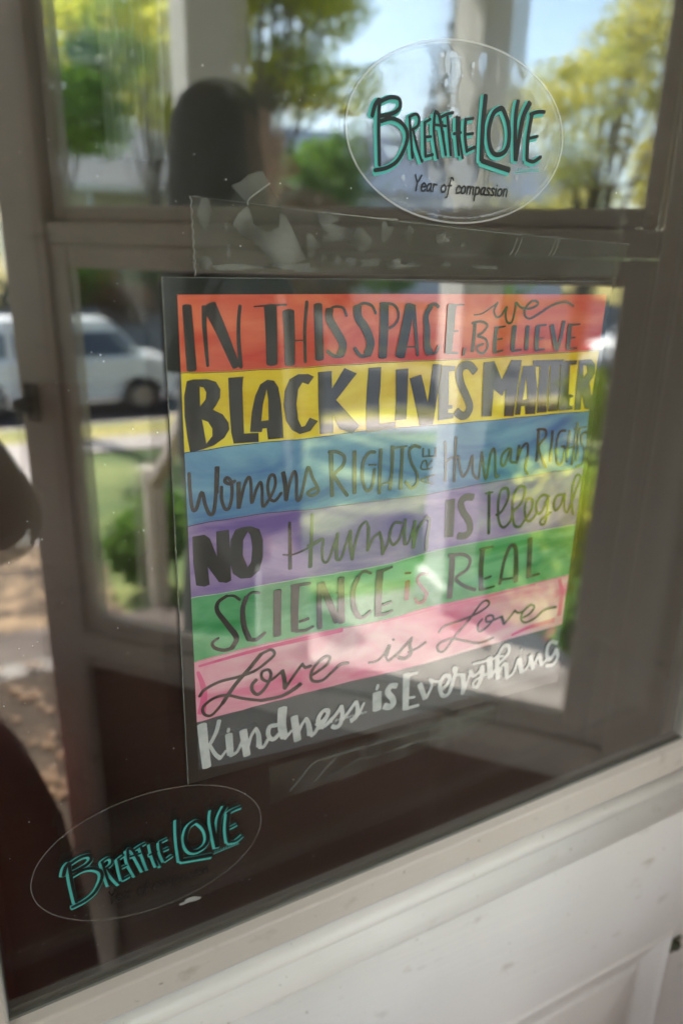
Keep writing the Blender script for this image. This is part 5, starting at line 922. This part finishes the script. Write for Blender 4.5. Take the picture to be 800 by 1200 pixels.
b = MB(); b.box(hx - .022, hx + .022, hy + .080, hy + .091, hz - .083, hz - .075); b.build('mouth', M['red_lamp'], pg, .003)
for s_ in (-1, 1):
    x_ = bx + s_ * .12 + (.05 if s_ > 0 else 0); b = MB(); b.box(x_ - .048, x_ + .048, by - .09, by + .21, 0.001, .075); b.build('shoe', M['white_cloth'], pg, .025)
# the camera in the hands, its lens just behind the point of view
cm = thing('photo_camera', 'black compact camera held up by the photographer', 'camera'); cm.matrix_world = m.copy() @ Matrix.Translation((-.012, 0, 0))
MB().box(-.055, .055, -.034, .034, .062, .100).build('camera_body', M['black_metal'], cm, .006)
MB().cyl((0, 0, .063), (0, 0, .012), .024, .026, 24).build('lens', M['black_metal'], cm, .001)
MB().box(-.015, .015, .0345, .047, .070, .092).build('viewfinder', M['black_metal'], cm, .003)
# a passer-by on the pavement
d_ = 14.0 - 2.3; X_ = 7.95; Z_ = gz(11.0) + .03
wk = thing('person', 'pedestrian in a red shirt, white cap and white shorts walking on the sidewalk', 'person', (X_, -d_ + .6, Z_))
V = [(0, 0, .92, .12, .09)]; E_ = []
c_ = chain(V, E_, 0, [(0, 0, 1.1, .11, .08), (0, 0, 1.32, .14, .09)]); chain(V, E_, c_, [(0, 0, 1.42, .05), (.01, 0, 1.50, .07, .08), (.01, 0, 1.60, .07, .08)])
for s_ in (-1, 1):
    e_ = chain(V, E_, c_, [(.02 * s_, .18 * s_, 1.32, .045), (.08 * s_, .22 * s_, 1.08, .035), (.16 * s_, .21 * s_, .88, .028)])
    hand(V, E_, e_, (.3 * s_, 0, -.9), (.9, 0, 0), (0, 1, 0))
    chain(V, E_, 0, [(.05 * s_, .09 * s_, .82, .08), (.16 * s_, .09 * s_, .48, .055), (.20 * s_, .09 * s_, .08, .04), (.28 * s_ + .02, .09 * s_, .04, .03)])
skin_body('body', V, E_, M['skin'], wk, sub=1)
V = [(0, 0, .95, .15, .12)]; E_ = []
c_ = chain(V, E_, 0, [(0, 0, 1.1, .14, .11), (0, 0, 1.32, .16, .11)]); 
for s_ in (-1, 1): chain(V, E_, c_, [(.02 * s_, .18 * s_, 1.32, .065), (.05 * s_, .21 * s_, 1.16, .055)])
skin_body('shirt', V, E_, M['red_shirt'], wk, sub=1)
V = [(0, 0, .93, .145, .115)]; E_ = []
for s_ in (-1, 1): chain(V, E_, 0, [(.05 * s_, .09 * s_, .82, .11), (.13 * s_, .09 * s_, .56, .09)])
skin_body('shorts', V, E_, M['white_cloth'], wk, sub=1)
b = MB(); b.lathe((.01, 0, 1.60), [(.10, 0), (.098, .05), (.06, .09), (.004, .10)], 14); b.box(.05, .19, -.06, .06, .0 + 1.60, 1.612); b.build('cap', M['white_cloth'], wk, smooth=False)
# the second visitor, on the porch behind the storm door
sx, sy = .415, -1.16
p2 = thing('person', 'person with long dark hair in a long dark coat waiting on the porch', 'person', (sx, sy, 0), R(-82))
V = [(0, 0, 1.00, .14, .10)]; E_ = []
c_ = chain(V, E_, 0, [(0, 0, 1.16, .13, .095), (0, 0, 1.34, .15, .10), (0, 0, 1.46, .145, .085)]); chain(V, E_, c_, [(0, .01, 1.55, .05), (0, .02, 1.60, .055), (0, .03, 1.655, .072, .085), (0, .025, 1.725, .078, .088), (0, .015, 1.785, .05)])
for s_ in (-1, 1):
    e_ = chain(V, E_, c_, [(s_ * .17, 0, 1.45, .052), (s_ * .20, -.02, 1.18, .042), (s_ * .19, .05, .94, .030)]); hand(V, E_, e_, (0, .1, -1), (-s_ * .9, .2, 0), (0, 1, 0))
    chain(V, E_, 0, [(s_ * .09, 0, .88, .09), (s_ * .10, .01, .50, .058), (s_ * .10, -.02, .09, .04), (s_ * .10, .12, .045, .034)])
skin_body('body', V, E_, M['skin'], p2)
V = [(0, 0, 1.02, .175, .14)]; E_ = []
c_ = chain(V, E_, 0, [(0, 0, 1.18, .165, .13), (0, 0, 1.34, .17, .12), (0, 0, 1.47, .155, .10)]); chain(V, E_, c_, [(0, .01, 1.53, .075)])
for s_ in (-1, 1): chain(V, E_, c_, [(s_ * .18, 0, 1.45, .072), (s_ * .215, -.02, 1.18, .060), (s_ * .20, .04, .98, .052)])
chain(V, E_, 0, [(0, 0, .86, .19, .16), (0, 0, .55, .21, .17), (0, 0, .42, .21, .17)])
skin_body('coat', V, E_, M['coat'], p2)
b = MB(); b.lathe((0, -.03, 1.70), [(.125, -.42), (.122, -.24), (.104, -.12), (.098, -.02), (.090, .05), (.072, .09), (.042, .115), (.004, .125)], 22); hr = b.build('hair', M['hair'], p2, smooth=True)
for v in hr.data.vertices:
    if v.co.y > .052: v.co.y = .052 - (v.co.y - .052) * .5
for s_ in (-1, 1):
    b = MB(); b.lathe((s_ * .032, .103, 1.705), [(.001, -.007), (.008, -.004), (.010, 0), (.008, .004), (.001, .007)], 10); b.build('eye', M['black_metal'], p2, smooth=True)
b = MB(); b.add([(-.014, .10, 1.665), (.014, .10, 1.665), (0, .135, 1.672), (0, .105, 1.71), (0, .10, 1.655)], [(0, 2, 3), (2, 1, 3), (0, 4, 2), (4, 1, 2)]); b.build('nose', M['skin'], p2)
MB().box(-.022, .022, .096, .108, 1.636, 1.644).build('mouth', M['red_lamp'], p2, .003)
for s_ in (-1, 1): MB().box(s_ * .10 - .045, s_ * .10 + .045, -.07, .18, .001, .07).build('shoe', M['black_metal'], p2, .02)
tt = thing('tote_bag', 'small white cloth bag hanging on a long strap beside the dark coat', 'bag', (.425, -.935, 0))
b = MB(); b.prism([(-.018, 1.44), (.012, 1.44), (.016, .92), (-.016, .92)], 'y', -.006, .006); b.build('strap', M['white_cloth'], tt, .003)
b = MB(); b.prism([(-.055, .92), (.05, .93), (.06, .74), (-.05, .72)], 'y', -.022, .022); b.build('pouch', M['white_cloth'], tt, .012)
